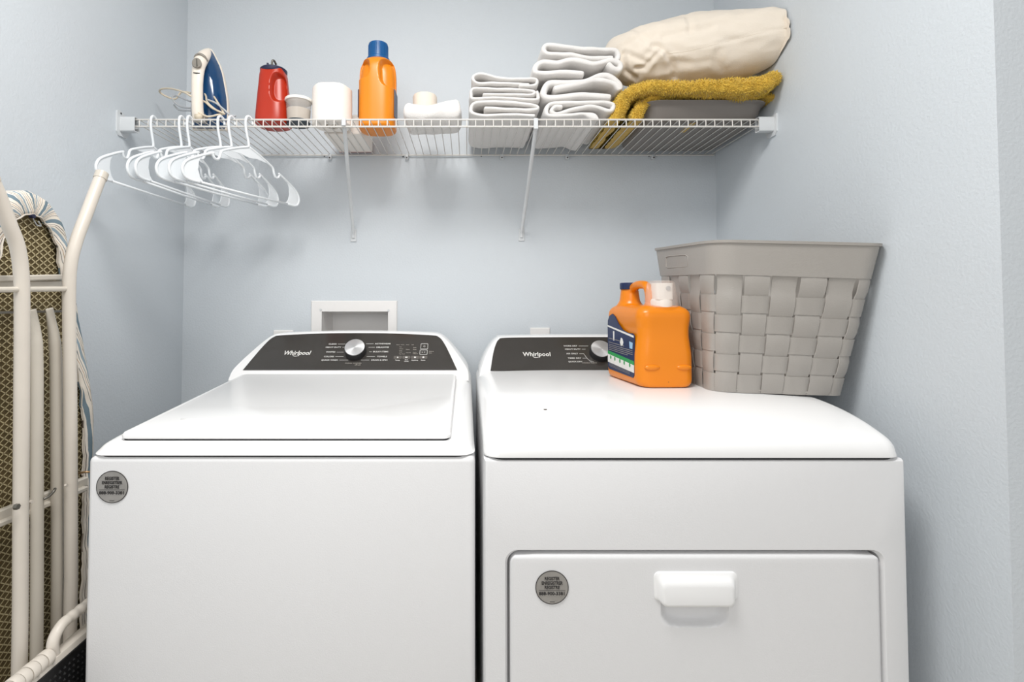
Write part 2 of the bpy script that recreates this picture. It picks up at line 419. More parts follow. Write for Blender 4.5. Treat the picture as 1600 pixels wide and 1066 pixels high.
label_set('cycle_lettering', R, frW, 'print', wash, .0066, [(572, 537.5, 584, 537.5), (576, 543, 586, 543), (577, 550, 581, 550), (573, 557.5, 586, 557.5), (564, 563, 577, 563)])
label_set('cycle_lettering', [('CLEAN WASHER', 552, 568, 'CENTER'), ('affresh', 559, 570.5, 'CENTER')], frW, 'print2', wash, .0056)
# small keys and indicator print
for k, px in enumerate((621.5, 635, 648.5, 661.5)):
    c = print_at(px, 558.8, frW); O, U, V, N = frW
    bm = B(); q = [c+U*a+V*b for a, b in rrect(-.0115, .0115, -.0052, .0052, .002, 3)]
    loft(bm, [[p+N*.0001 for p in q], [p+N*.0012 for p in q]]); kk = obj('key', bm, 'key', wash)
    bm = B(); s = .0030
    sh = [[(0, 1), (.7, -.3), (.45, -.9), (-.45, -.9), (-.7, -.3)], [(-1.1, -.6), (1.1, -.6), (1.1, .6), (-1.1, .6)], [(-1.1, .5), (-.2, .8), (1.1, .5), (.7, -.9), (-.7, -.9)], [(math.cos(a), math.sin(a)) for a in [2*PI*i/10 for i in range(10)]]][k]
    bm.faces.new([bm.verts.new(c+U*a*s+V*b*s+N*.0014) for a, b in sh]); obj('icon', bm, 'print', kk)
label_set('key_lettering', [('Temp', 621, 563.2, 'CENTER'), ('Soil', 635, 562.6, 'CENTER'), ('Level', 635, 565, 'CENTER'), ('Options', 648, 563.2, 'CENTER'), ('Rinse', 661, 563.2, 'CENTER')], frW, 'print', wash, .0052)
label_set('indicator_lettering', [(s, x, y, 'CENTER') for s, x, y in (('Sense', 622, 539), ('Wash', 629, 539), ('Rinse', 637, 539), ('Spin', 645, 539), ('Hot', 626, 542.5), ('Warm', 627, 545.5), ('Cool', 626, 548), ('Cold', 626, 550.5), ('Tap Cold', 628, 553.5),
     ('Heavy', 637, 546.5), ('Normal', 638, 551.5), ('Extra', 648, 543.5), ('Rinse', 648, 546.5), ('Fabric', 648, 551), ('Softener', 649, 553))], frW, 'print2', wash, .0038)
for (x0, x1, y0, y1, ic) in ((657, 669, 537.3, 545.8, 'power'), (655.5, 668, 547, 554.5, 'play')):
    O, U, V, N = frW; a = print_at(x0, y1, frW); b = print_at(x1, y0, frW); c = (a+b)/2; w2 = (b-a).dot(U)/2; h2 = (b-a).dot(V)/2
    bm = B(); o_ = [c+U*p+V*q for p, q in rrect(-w2, w2, -h2, h2, .002, 3)]; i_ = [c+U*p+V*q for p, q in rrect(-w2+.001, w2-.001, -h2+.001, h2-.001, .0014, 3)]
    loft(bm, [[p+N*.0002 for p in o_], [p+N*.0009 for p in o_], [p+N*.0009 for p in i_], [p+N*.0002 for p in i_]], False, False)
    kk = obj('key', bm, 'print', wash)
    bm = B()
    if ic == 'power':
        tube(bm, [c+U*.0026*math.cos(t)+V*.0026*math.sin(t)+N*.0008 for t in [PI*.68+PI*1.64*k/14 for k in range(15)]], .0004, 4)
        tube(bm, [c+N*.0008, c+V*.0032+N*.0008], .0004, 4)
    else:
        bm.faces.new([bm.verts.new(c+U*a_+V*b_+N*.0009) for a_, b_ in ((-.005, -.002), (-.001, 0), (-.005, .002))])
        for q in (.002, .004): tube(bm, [c+U*q-V*.002+N*.0008, c+U*q+V*.002+N*.0008], .0005, 4)
    obj('icon', bm, 'print', kk)
label_set('key_lettering', [('Hold to', 670, 549.5, 'LEFT'), ('Start', 670, 552, 'LEFT')], frW, 'print2', wash, .0040)
sticker(wash, 175.5, 761, .0288, WD0-.0006)

# --- dryer
DX0, DX1, DD0, DD1 = .0315, .7705, .905, 1.655
dry = thing('clothes_dryer', 'white front-load clothes dryer with a drop-down door, beside the right wall', 'dryer', W((DX0+DX1)/2, (DD0+DD1)/2, 0))
zsD = P(1082, 718, DD0).z
dtab = smooth_tab([(.900, .966), (.93, .972), (.97, .985), (1.03, .9975), (1.10, 1.0045), (1.2, 1.0075), (1.45, 1.0105), (1.66, 1.0115)])
zD = lambda x, d: interp(dtab, d) - .007*(abs(x-.399)/.37)**4
bm = B(); heightfield(bm, DX0, DX1, DD0, DD1, zD, .030, zsD+.0025, 26, 40); obj('top_deck', bm, 'enamel', dry, 55)
bm = B(); loft(bm, [[W(a, b, z) for a, b in rrect(DX0+.005, DX1-.005, DD0+.005, DD1-.01, .03, 6)] for z in (zsD-.006, zsD+.004)]); obj('seam_gap_shade', bm, 'seam', dry)  # seam shade of the dryer, drawn as a dark slab in the gap
# front frame with door opening
ox0, ox1, oz1, oz0 = P(789, 860, DD0).x, P(1382, 860, DD0).x, P(1085, 859.5, DD0).z, .30
def resample(pts, n):
    pts = [Vector((p[0], p[1])) for p in pts]; L = [0]
    for i in range(len(pts)): L.append(L[-1]+(pts[(i+1) % len(pts)]-pts[i]).length)
    out = []; j = 0
    for k in range(n):
        s = L[-1]*k/n
        while L[j+1] < s: j += 1
        t = (s-L[j])/max(1e-9, L[j+1]-L[j]); out.append(pts[j].lerp(pts[(j+1) % len(pts)], t))
    return out
def plane_y(q, d): return [W(p[0], d, p[1]) for p in q]
inner = rrect(ox0, ox1, oz0, oz1, .022, 8)
zc, xc = (oz0+oz1)/2, (ox0+ox1)/2
def to_rect(p, x0, x1, z0, z1):
    dx, dz = p[0]-xc, p[1]-zc
    cand = []
    if dx > 1e-9: cand.append((x1-xc)/dx)
    if dx < -1e-9: cand.append((x0-xc)/dx)
    if dz > 1e-9: cand.append((z1-zc)/dz)
    if dz < -1e-9: cand.append((z0-zc)/dz)
    k = min(cand); return (xc+dx*k, zc+dz*k)
dz0, dz1 = .025, zsD-.003
outer = [to_rect(p, DX0+.008, DX1-.008, dz0+.006, dz1-.006) for p in inner]
def exp(q, e): return [to_rect(p, DX0+.008-e, DX1-.008+e, dz0+.006-e, dz1-.006+e) for p in outer]
# insert exact corners by snapping the nearest outline point
for cx_, cz_ in ((DX0+.008, dz0+.006), (DX1-.008, dz0+.006), (DX1-.008, dz1-.006), (DX0+.008, dz1-.006)):
    i = min(range(len(outer)), key=lambda i: (outer[i][0]-cx_)**2+(outer[i][1]-cz_)**2); outer[i] = (cx_, cz_)
inner2 = [(xc+(p[0]-xc)*(1-.004/.33), zc+(p[1]-zc)*(1-.004/.3)) for p in inner]
bm = B()
e1 = exp(outer, .005); e2 = exp(outer, .008)
loft(bm, [plane_y(e2, DD1-.01), plane_y(e2, DD0+.009), plane_y(e1, DD0+.002), plane_y(outer, DD0), plane_y(inner, DD0), plane_y(inner2, DD0+.005), plane_y(inner2, DD0+.03)], True, True)
obj('cabinet', bm, 'enamel2', dry, 40)
for sx in (DX0+.06, DX1-.06):
    for dd in (DD0+.06, DD1-.06):
        bm = B(); cyl(bm, W(sx, dd, 0), W(sx, dd, .03), .022, .018); obj('foot', bm, 'darkplastic', dry, 40)
# door: front face is a grid with the pull recess pressed into it
gx0, gx1, gz0, gz1 = ox0+.0085, ox1-.0085, oz0+.008, oz1-.0075
hc = P(1085, 950, DD0); rw = .058; rz0 = P(1085, 979, DD0).z; rz1 = P(1085, 915, DD0).z
def door_dep(x, z):
    u = abs((x-hc.x)/rw); v = abs((z-(rz0+rz1)/2)/((rz1-rz0)/2)); q = (u**4+v**4)**.25
    dep = 0
    if q < 1: dep = .016*min(1, (1-q)*5)**.8
    e = min(x-gx0, gx1-x, z-gz0, gz1-z)
    if e < .008: dep += .008-math.sqrt(max(0, .008**2-(.008-e)**2))
    return dep
def gsamp(a, b, ca, cb, n1, n2):
    e = [0, .0006, .0018, .0035, .0058, .008]
    return [a+t for t in e]+[a+.008+(ca-a-.008)*k/n1 for k in range(1, n1)]+[ca-.004, ca-.002]+[ca+(cb-ca)*k/n2 for k in range(n2+1)]+[cb+.002, cb+.004]+[cb+(b-.008-cb)*k/n1 for k in range(1, n1)]+[b-t for t in reversed(e)]
gxs = gsamp(gx0, gx1, hc.x-rw*1.02, hc.x+rw*1.02, 6, 36); gzs = gsamp(gz0, gz1, rz0-.001, rz1+.001, 6, 30)
bm = B(); G = []
rc = .018
for z in gzs:
    row = []
    for x in gxs:
        X, Z = x, z
        ex = max(0, gx0+rc-x, x-gx1+rc); ez = max(0, gz0+rc-z, z-gz1+rc); e = math.hypot(ex, ez)
        if e > rc:
            cx_ = gx0+rc if x < xc else gx1-rc; cz_ = gz0+rc if z < zc else gz1-rc; X = cx_+(x-cx_)*rc/e; Z = cz_+(z-cz_)*rc/e
        row.append(bm.verts.new(W(X, DD0-.002+door_dep(x, z), Z)))
    G.append(row)
for a, b in zip(G, G[1:]):
    for i in range(len(a)-1): bm.faces.new((a[i], a[i+1], b[i+1], b[i]))
rim = G[0]+[g[-1] for g in G[1:]]+G[-1][-2::-1]+[g[0] for g in G[-2:0:-1]]
low = [bm.verts.new((v.co.x, DD0+.022-D, v.co.z)) for v in rim]
for i in range(len(rim)): bm.faces.new((rim[i], low[i], low[(i+1) % len(rim)], rim[(i+1) % len(rim)]))
bmesh.ops.remove_doubles(bm, verts=bm.verts, dist=.00004)
door = obj('door', bm, 'enamel2', dry, 50)
# pull handle
hz1_, hz0_ = P(1085, 892, DD0).z, P(1085, 941, DD0).z; ha, hb = P(1021, 915, DD0).x, P(1151, 915, DD0).x
bm = B()
def hr(x0, x1, z0, z1, r, d): return [W(a, d, b) for a, b in rrect(x0, x1, z0, z1, r, 5)]
loft(bm, [hr(ha, hb, hz0_+.003, hz1_, .010, DD0+.002), hr(ha, hb, hz0_+.003, hz1_, .010, DD0-.0035), hr(ha+.003, hb-.003, hz0_+.004, hz1_-.002, .010, DD0-.005), hr(ha+.006, hb-.006, hz0_, hz1_-.006, .011, DD0-.006),
          hr(ha+.009, hb-.009, hz0_-.001, hz1_-.010, .010, DD0-.012), hr(ha+.011, hb-.011, hz0_, hz1_-.016, .008, DD0-.0150), hr(ha+.016, hb-.016, hz0_+.004, hz1_-.020, .006, DD0-.0160)])
obj('handle', bm, 'enamel', door, 60)
sticker(dry, 862.5, 918, .0288, DD0-.003)
bm = B(); c = W(P(852, 634, 1.01).x, 1.01, zD(.15, 1.01)+.0008); q = [c+Vector((.0035*math.cos(t), .0028*math.sin(t), .0)) for t in [2*PI*k/10 for k in range(10)]]
loft(bm, [q, [p+Vector((0, 0, .0006)) for p in q]]); obj('paint_chip', bm, 'irongrey', dry)
zbD, ztD = P(850, 579.5, 1.47).z, P(850, 526, 1.56).z
frD = console(dry, .400, [(.363, zbD-.030), (.360, zbD-.002), (.345, zbD+.035), (.325, zbD+.068), (.306, ztD-.006), (.285, ztD+.0005), (.15, ztD+.003), (.01, ztD+.0035)],
              [(.330, zbD), (.3295, zbD+.002), (.320, zbD+.045), (.311, ztD-.022), (.301, ztD-.008), (.28, ztD-.003), (.15, ztD-.0015), (.01, ztD-.001)], ztD, zbD, 1.47, .9, 1.66, 0)
logo(frD, 817, 860, 554, dry, 0)
knob(frD, 937, 552, .0300, dry)
Ld = [('WRINKLE', 903, 541, 'RIGHT'), ('HEAVY DUTY', 907, 546, 'RIGHT'), ('AIR ONLY', 903, 553, 'RIGHT'), ('TIMED DRY', 908, 560, 'RIGHT'), ('QUICK DRY', 910, 565.5, 'RIGHT')]
Ld[0] = ('WORK DRY', 902, 541, 'RIGHT')
label_set('cycle_lettering', Ld, frD, 'print', dry, .0066, [(904, 541, 919, 541), (909, 546, 915, 546), (905, 553, 912, 553), (910, 560, 917, 560), (912, 553, 917, 560), (917, 560, 922, 564.5), (922, 564.5, 928, 565.5)])
label_set('cycle_lettering', [('WRINKLE SHIELD', 921, 567.5, 'CENTER')], frD, 'print2', dry, .0048)

# ------------------------------------------------------------ wire shelf
SZ, SF, SB = 1.706, 1.395, 1.712
shelf = thing('wire_shelf', 'white coated wire shelf fixed across the back wall above the machines', 'shelf', W((XL+XR)/2, (SF+SB)/2, SZ))
SX0, SX1 = XL+.022, XR-.010
lip = .018
for nm, dd, z, r in (('rail', SF, SZ+.001, .0026), ('rail', SF+.001, SZ-lip, .0026), ('rail', SB, SZ-.0045, .0026)):
    bm = B(); cyl(bm, W(SX0, dd, z), W(SX1, dd, z), r, n=8); obj(nm, bm, 'wire', shelf, 60)
nw = 73; wm = None
for k in range(nw):
    x = SX0+.006+(SX1-SX0-.012)*k/(nw-1)
    if wm is None:
        bm = B(); r = .0014
        tube(bm, [W(0, SB+.002, SZ)-W(0, SF, SZ), W(0, SF+.004, SZ)-W(0, SF, SZ), W(0, SF-.0012, SZ-.002)-W(0, SF, SZ), W(0, SF-.0022, SZ-.006)-W(0, SF, SZ), W(0, SF-.0020, SZ-lip-.002)-W(0, SF, SZ)], r, 6)
        o = obj('wire', bm, 'wire', shelf, 60); wm = o.data
    else: o = obj('wire', wm, None, shelf)
    o.location = W(x, SF, SZ)
for px0, px1, py0, py1 in ((538, 552, 196, 372), (837, 815, 201, 371)):
    a = P(px0, py0, SF+.004); b = P(px1, py1, D-.006)
    t = obj('brace', (lambda bm: (tube(bm, [a+Vector((0, -.006, .006)), a, a.lerp(b, .5), b+Vector((0, 0, .02)), b], .0056, 8, flat=.55), bm)[1])(B()), 'clip', shelf, 60)
    bm = B(); box(bm, b.x-.010, b.x+.010, -.004, 0, b.z-.012, b.z+.030, .0015); obj('brace_foot', bm, 'clip', t)
    bm = B(); cyl(bm, (b.x, -.004, b.z+.003), (b.x, -.0065, b.z+.003), .003, n=10); obj('screw', bm, 'rust', t)
    bm = B(); box(bm, a.x-.006, a.x+.006, a.y-.010, a.y+.004, a.z-.004, SZ+.004, .002); obj('brace_hook', bm, 'clip', t)
for px in (516, 636, 784, 886, 1020):
    p = P(px, 236, D-.004); bm = B(); box(bm, p.x-.006, p.x+.006, -.012, 0, SZ-.020, SZ-.001, .003); cl = obj('wall_clip', bm, 'clip', shelf, 60)
    bm = B(); cyl(bm, (p.x, -.012, SZ-.014), (p.x, -.014, SZ-.014), .0025, n=8); obj('screw', bm, 'rust', cl)
for s, xw in ((1, XL), (-1, XR)):
    # end bracket on each side wall: flange plate and cup around the rail ends
    bm = B(); fl = [(SF-.020, SZ+.020), (SF-.012, SZ+.024), (SF+.030, SZ+.010), (SF+.030, SZ-.030), (SF+.020, SZ-.046), (SF-.012, SZ-.046), (SF-.020, SZ-.036)]
    if s < 0: fl = [(d_, min(z_, SZ+.012)) for d_, z_ in fl]
    loft(bm, [[W(xw, d_, z_) for d_, z_ in fl], [W(xw+s*.004, d_, z_) for d_, z_ in fl]]); br = obj('end_bracket', bm, 'clip', shelf)
    bm = B(); x0, x1 = sorted((xw+s*.003, xw+s*.046))
    q = rrect(SF-.010, SF+.012, SZ-.034, SZ+.007, .004, 3); qi = rrect(SF-.008, SF+.010, SZ-.032, SZ+.005, .003, 3)
    xa, xb = xw+s*.003, xw+s*.044
    loft(bm, [[W(xa, a, b) for a, b in q], [W(xb, a, b) for a, b in q], [W(xb, a, b) for a, b in qi], [W(xw+s*.008, a, b) for a, b in qi]], True, True)
    obj('bracket_cup', bm, 'clip', br, 40)
    bm = B(); cyl(bm, W(xw+s*.004, SF-.006, SZ+.016), W(xw+s*.0055, SF-.006, SZ+.016), .0028, n=8)
    if s > 0: obj('screw', bm, 'rust', br)
    else: bm.free()
holes = ((507, 243, 'dark screw head under the shelf, right of the hangers and behind the left brace'), (630, 244, 'dark screw head under the shelf, below the small folded hand towel'), (752, 243, 'dark screw head under the shelf, below the left towel stack'), (1014, 243, 'dark screw head under the shelf, below the taupe tray'))
for px, py, hl in holes:
    p = P(px, py+1, D); bm = B(); cyl(bm, (p.x, -.0012, p.z), (p.x, 0, p.z), .0026, n=10)
    o = obj('wall_screw', bm, 'rust'); tag(o, hl, 'screw', 'screws under the shelf')

# ------------------------------------------------------------ hangers
def hanger(Xc, phi, label, tilt=0, hw=.2):
    z0 = P(384, 230, 1.39).z; top = SZ+.0037
    t = thing('clothes_hanger', label, 'hanger', W(Xc, SF-.001, SZ), 'white plastic hangers on the shelf rail')
    c, s = math.cos(math.radians(phi)), math.sin(math.radians(phi))
    k = hw/.2
    def L(u, v, n=0): return W(Xc + u*k*c - n*s, 1.388 + u*k*s + n*c, z0+v+u*tilt)
    R = .0034
    hk = [(0, 0), (-.001, .012), (-.009, .040), (-.012, .058)]
    zr = top+R-z0
    arc = [(-.0118, zr-.016), (-.010, zr-.006), (-.003, zr), (.006, zr-.002), (.012, zr-.010), (.013, zr-.019)]
    bm = B(); tube(bm, catmull([L(u, v) for u, v in hk+arc], 5), R, 8); obj('hook', bm, 'hanger', t, 180)
    body = [(0, 0), (.035, -.012), (.078, -.030), (.090, -.038), (.094, -.050), (.100, -.060), (.110, -.060), (.116, -.052), (.118, -.050)]
    arm = [(.112, -.047), (.125, -.052), (.150, -.064), (.180, -.080), (.194, -.092), (.2, -.108), (.194, -.124), (.178, -.130), (.15, -.130)]
    for sg in (-1, 1):
        bm = B(); tube(bm, catmull([L(sg*u, v) for u, v in body], 4), R, 8); tube(bm, catmull([L(sg*u, v) for u, v in arm], 4), R, 8)
        obj('arm', bm, 'hanger', t, 180)
        bm = B(); q = [(.148, -.064), (.180, -.080), (.194, -.092), (.2, -.108), (.194, -.124), (.178, -.130), (.140, -.130), (.152, -.118), (.158, -.100), (.156, -.080)]
        loft(bm, [[L(sg*u, v, .0009) for u, v in q], [L(sg*u, v, -.0009) for u, v in q]]); obj('web', bm, 'hanger', t)
    bm = B(); tube(bm, [L(-.152, -.130), L(0, -.131), L(.152, -.130)], R*.9, 8); obj('bar', bm, 'hanger', t, 180)
    bm = B(); q = [(-.075, -.029), (0, .004), (.075, -.029), (.03, -.026), (0, -.030), (-.03, -.026)]
    loft(bm, [[L(u, v, .0011) for u, v in q], [L(u, v, -.0011) for u, v in q]]); obj('neck_web', bm, 'hanger', t)
for (X, ph, lb) in ((-.8548, 87, 'leftmost white plastic hanger, closest to the left wall'), (-.778, 86, 'second white plastic hanger from the left wall'),
                    (-.7558, 85, 'third white plastic hanger from the left wall'), (-.6707, 73, 'fourth white plastic hanger from the left wall, under the iron'),
                    (-.6411, 73, 'fifth white plastic hanger from the left, next to the rightmost one'), (-.5937, 67, 'rightmost of the six white plastic hangers on the rail')):
    hanger(X, ph, lb)

# ------------------------------------------------------------ things on the shelf
TZ = SZ+.0016
def terry_wobble(co, a=.0018, s=45, seed=0): return Vector((noise.noise(Vector((co.x*s+seed, co.y*s, co.z*s))), noise.noise(Vector((co.x*s, co.y*s+seed, co.z*s+9))), noise.noise(Vector((co.x*s+5, co.y*s, co.z*s+seed)))))*a
def sheet(bm, path, th, d0, d1, nd=10, sub=5, wob=.0015, seed=0, bow=None, lim=TZ):
    """thick folded sheet: path is (px, py[, thickness px]) in the front plane d0; extruded back to d1"""
    k = d0/FPX
    pts = [P(p[0], p[1], p[3] if len(p) > 3 else d0) for p in path]; ths = [(p[2] if len(p) > 2 else th)*k/2 for p in path]
    c = catmull([Vector((p.x, p.z, t)) for p, t in zip(pts, ths)], sub); dv_ = [v.x for v in catmull([Vector((p[3]-d0 if len(p) > 3 else 0, 0, 0)) for p in path], sub)]
    n = len(c); L_, R_ = [], []
    for i in range(n):
        t = Vector((c[min(i+1, n-1)].x-c[max(i-1, 0)].x, c[min(i+1, n-1)].y-c[max(i-1, 0)].y)).normalized(); nn = Vector((-t.y, t.x)); h = c[i].z
        L_.append((c[i].x, c[i].y, nn.x, nn.y, h, dv_[i])); R_.append((c[i].x, c[i].y, -nn.x, -nn.y, h, dv_[i]))
    def cap(i, sgn):
        t = Vector((c[min(i+1, n-1)].x-c[max(i-1, 0)].x, c[min(i+1, n-1)].y-c[max(i-1, 0)].y)).normalized()*sgn
        nn = Vector((-t.y, t.x)); h = c[i].z; out = []
        for a in (60, 30, 0, -30, -60):
            a = math.radians(a); out.append((c[i].x, c[i].y, t.x*math.cos(a)*.7+nn.x*math.sin(a), t.y*math.cos(a)*.7+nn.y*math.sin(a), h, dv_[i]))
        return out
    prof = L_ + cap(n-1, 1) + R_[::-1] + cap(0, -1)
    rings = []
    for j in range(nd+1):
        f = j/nd; dd = d0+(d1-d0)*f
        e = min(f, 1-f)*nd
        sc = 1.0 if e >= 1 else (.62 if j in (0, nd) else 1.0)
        r = []
        if j == 0 or j == nd:
            for ss, off in (((.30, 0), (.62, .0015), (.86, .005)) if j == 0 else ((.80, -.004), (.45, 0))):
                rr = []
                for x, z, nx, nz, h, dv in prof:
                    p = W(x+nx*h*ss, dd+off+dv*(1-f), z+nz*h*ss); q = p+terry_wobble(p, wob, 40, seed); q.z = max(q.z, lim); rr.append(q)
                rings.append(rr)
            continue
        for x, z, nx, nz, h, dv in prof:
            p = W(x+nx*h, dd+dv*(1-f), z+nz*h)
            if bow: p.x += bow(f)[0]; p.z += bow(f)[1]
            q = p+terry_wobble(p, wob, 40, seed); q.z = max(q.z, lim); r.append(q)
        if j == 1:
            rings.append([Vector((v.x, v.y-(d1-d0)/nd+.012, v.z)) for v in r])
        rings.append(r)
    rv = loft(bm, rings, False, False)
    for q, fl in ((rv[0], 0), (rv[-1], 1)):
        top_, bot_ = q[:n], q[n+5:2*n+5][::-1]
        for i in range(n-1):
            f = (top_[i], top_[i+1], bot_[i+1], bot_[i]); bm.faces.new(f if fl else f[::-1])
        f = [top_[n-1]]+q[n:n+5]+[bot_[n-1]]; bm.faces.new(f if fl else f[::-1])
        f = [bot_[0]]+q[2*n+5:]+[top_[0]]; bm.faces.new(f if fl else f[::-1])
def cpt(pts, sc=4.442, ox=700, oy=40): return [(ox+p[0]/sc, oy+p[1]/sc, *([p[2]/sc] if len(p) > 2 else []), *p[3:]) for p in pts]
towels = [
 ('top folded white towel of the left towel stack', 'left', [(560, 404), (480, 402), (340, 396), (225, 398), (180, 380), (182, 345), (240, 330), (330, 356), (450, 368), (560, 364), (612, 372), (618, 398), (590, 412), (500, 414)], 27),
 ('middle folded white towel of the left towel stack', 'left', [(250, 474), (400, 474), (560, 478), (600, 470), (590, 450), (480, 440), (330, 436), (200, 432), (165, 445), (160, 480), (180, 505), (320, 498), (480, 505), (615, 512), (628, 485), (620, 455)], 26),
 ('bottom folded white towel of the left towel stack', 'left', [(260, 570), (400, 576), (540, 582), (610, 580), (620, 560), (540, 540), (400, 528), (280, 524), (190, 534), (160, 570), (175, 605), (260, 622), (420, 614), (600, 622)], 30),
 ('topmost folded white towel of the tall right towel stack', 'right', [(1140, 218), (1000, 222), (850, 196), (740, 192), (680, 185), (668, 150), (700, 128), (820, 142), (960, 158), (1080, 160), (1160, 165), (1185, 195), (1180, 228)], 39),
 ('second folded white towel from the top of the tall right stack, its hem loose', 'right', [(1120, 262), (1150, 290), (1195, 300), (1195, 255), (1130, 235), (1020, 262), (880, 232), (760, 255), (660, 248), (615, 275), (615, 320), (700, 325), (820, 318), (938, 328)], 44),
 ('third folded white towel from the top of the tall right stack, thick and lumpy', 'right', [(750, 430), (900, 400), (1030, 372), (1150, 395, 40), (1195, 430), (1190, 400), (1130, 350), (1060, 342), (960, 385), (820, 392), (710, 395), (672, 440), (680, 490), (780, 492), (900, 478), (1020, 480), (1125, 492)], 49),
 ('bottom folded white towel of the tall right stack, one corner hanging down', 'right', [(790, 560), (745, 560), (720, 590), (760, 610), (860, 580), (1000, 556), (1130, 590), (1150, 550), (1100, 530), (960, 530), (820, 534), (715, 540), (685, 580), (705, 622), (840, 618), (940, 610), (1010, 628, 60), (1040, 645, 28)], 34),
]
for i, (lb, g, path, th) in enumerate(towels):
    bm = B(); sheet(bm, cpt(path), th/4.442, 1.402+.003*(i % 2), 1.695, 14, 6, .0016, i*7.3)
    o = obj('folded_towel', bm, 'towel', None, 180); tag(o, lb, 'towel', 'folded white towels in the two stacks')
    s = o.modifiers.new('s', 'SUBSURF'); s.levels = s.render_levels = 1
# hand towel
bm = B(); p0 = W(P(629, 180, 1.405).x, 1.41, TZ); x0, x1 = P(628, 180, 1.405).x, P(722, 180, 1.405).x
rings = []
for k in range(25):
    f = k/24; x = x0+(x1-x0)*f
    e = min(1, math.sqrt(max(0, 1-max(0, 1-min(f, 1-f)*9)**2))*1)
    zt = .036+.014*math.cos(2*PI*(f-.02)*1.0)*1.0 if f < .5 else .036+.016*math.cos(2*PI*(f-.9)*.9)
    zt = P(600, 160+7*math.sin(PI*min(1, f*1.25))**1.5-(5*f*f), 1.44).z-TZ
    zt *= .75+.25*e; rr = []
    for j in range(20):
        a = 2*PI*j/20; cd, sz = math.cos(a), math.sin(a)
        cd = abs(cd)**.55*(1 if cd > 0 else -1); sz = abs(sz)**.6*(1 if sz > 0 else -1)
        p = W(x+.01*(0), 1.483-.077*cd*(.9+.1*e)-.01*f*(cd < 0)*2, TZ+zt/2*(1+sz*e)+.0002)
        q = p+terry_wobble(p, .0035, 30, 3); q.z = max(q.z, TZ); rr.append(q)
    rings.append(rr)
loft(bm, rings); o = obj('hand_towel', bm, 'towel', None, 180); tag(o, 'single small folded white hand towel between the orange bottle and the towel stacks', 'towel')
s = o.modifiers.new('s', 'SUBSURF'); s.levels = s.render_levels = 1
# cream roll on it
c = P(664, 160, 1.515); zb = TZ+.040
bm = B(); lathe(bm, c.x, c.y, [(.035, zb), (.037, zb+.003), (.036, zb+.070), (.034, zb+.074), (.012, zb+.074), (.012, zb+.06)], 32)
o = obj('paper_roll', bm, 'creamroll', None, 40); tag(o, 'small cream paper roll standing on the folded white hand towel', 'roll')
bm.free() if False else None

# orange bottle on the shelf
def superring(cx, cy, z, rx, ry, e=2.6, n=48, f=None):
    out = []
    for k in range(n):
        a = 2*PI*k/n; c, s = math.cos(a), math.sin(a)
        x = abs(c)**(2/e)*(1 if c > 0 else -1)*rx; y = abs(s)**(2/e)*(1 if s > 0 else -1)*ry
        if f: x, y = f(x, y, z)
        out.append((cx+x, cy+y, z))
    return out
bc = P(590.5, 190, 1.495); bx, by = bc.x, bc.y; zt = P(590, 88, 1.47).z-TZ
root = thing('detergent_bottle', 'orange detergent bottle with a blue screw cap and two grip hollows on the shelf', 'bottle', (bx, by, TZ))
bm = B()
def hollows(x, y, z):
    h = (z-TZ)/zt
    if y < .01 and .50 < h < .965:
        for sx, wd, hh0, hh1 in ((-1, .024, .66, .95), (1, .031, .54, .95)):
            cxh = sx*.040; hm = (hh0+hh1)/2; hs = (hh1-hh0)/2
            if sx > 0: cxh = .040 + .012*(.80-h)
            q = ((abs(x-cxh)/wd)**3+(abs(h-hm)/hs)**3)
            if q < 1: y += .024*min(1, (1-q)*2.2)**1.3*min(1, max(0, (-y-.006)/.022))
    return x, y
rings = []
prof = [(0, .80), (.01, .93), (.03, .985), (.07, 1), (.5, 1), (.66, 1), (.78, .99), (.86, .955), (.91, .89), (.945, .80), (.97, .68), (.985, .60), (1.0, .52)]
pt = smooth_tab(prof)
N_ = 170
for k in range(N_+1):
    h = k/N_; s_ = min(1, interp(pt, h))
    rings.append(superring(bx, by, TZ+h*zt, .0535*s_, .0525*s_, 3.0-.8*max(0, (h-.6)/.4)**2, 200, hollows))
loft(bm, rings); obj('body', bm, 'orange2', root, 70)
zc0 = TZ+zt-.004; zc1 = P(590, 63, 1.47).z
bm = B(); lathe(bm, bx, by, [(.032, zc0-.006), (.0345, zc0-.001), (.0335, zc0+.006), (.0290, zc0+.010), (.0285, zc1-.006), (.0278, zc1-.001), (.024, zc1)], 40); cp = obj('cap', bm, 'blue', root, 40)
bm = B()
for k in range(40):
    a = 2*PI*k/40; p = Vector((bx+.0286*math.cos(a), by+.0286*math.sin(a), 0)); tube(bm, [p+Vector((0, 0, zc0+.012)), p+Vector((0, 0, zc1-.006))], .0008, 4)
obj('cap_ribs', bm, 'blue', cp)
for s in (-1, 1):
    bm = B(); q = []
    for z in (TZ+.035, TZ+.115):
        q.append([(bx+s*(.0537), by-.028+.056*k/6, z) for k in range(7)])
    loft(bm, [q[0]+[(p[0]-s*.002, p[1], p[2]) for p in q[0][::-1]], q[1]+[(p[0]-s*.002, p[1], p[2]) for p in q[1][::-1]]]); obj('side_label', bm, 'navy', root)

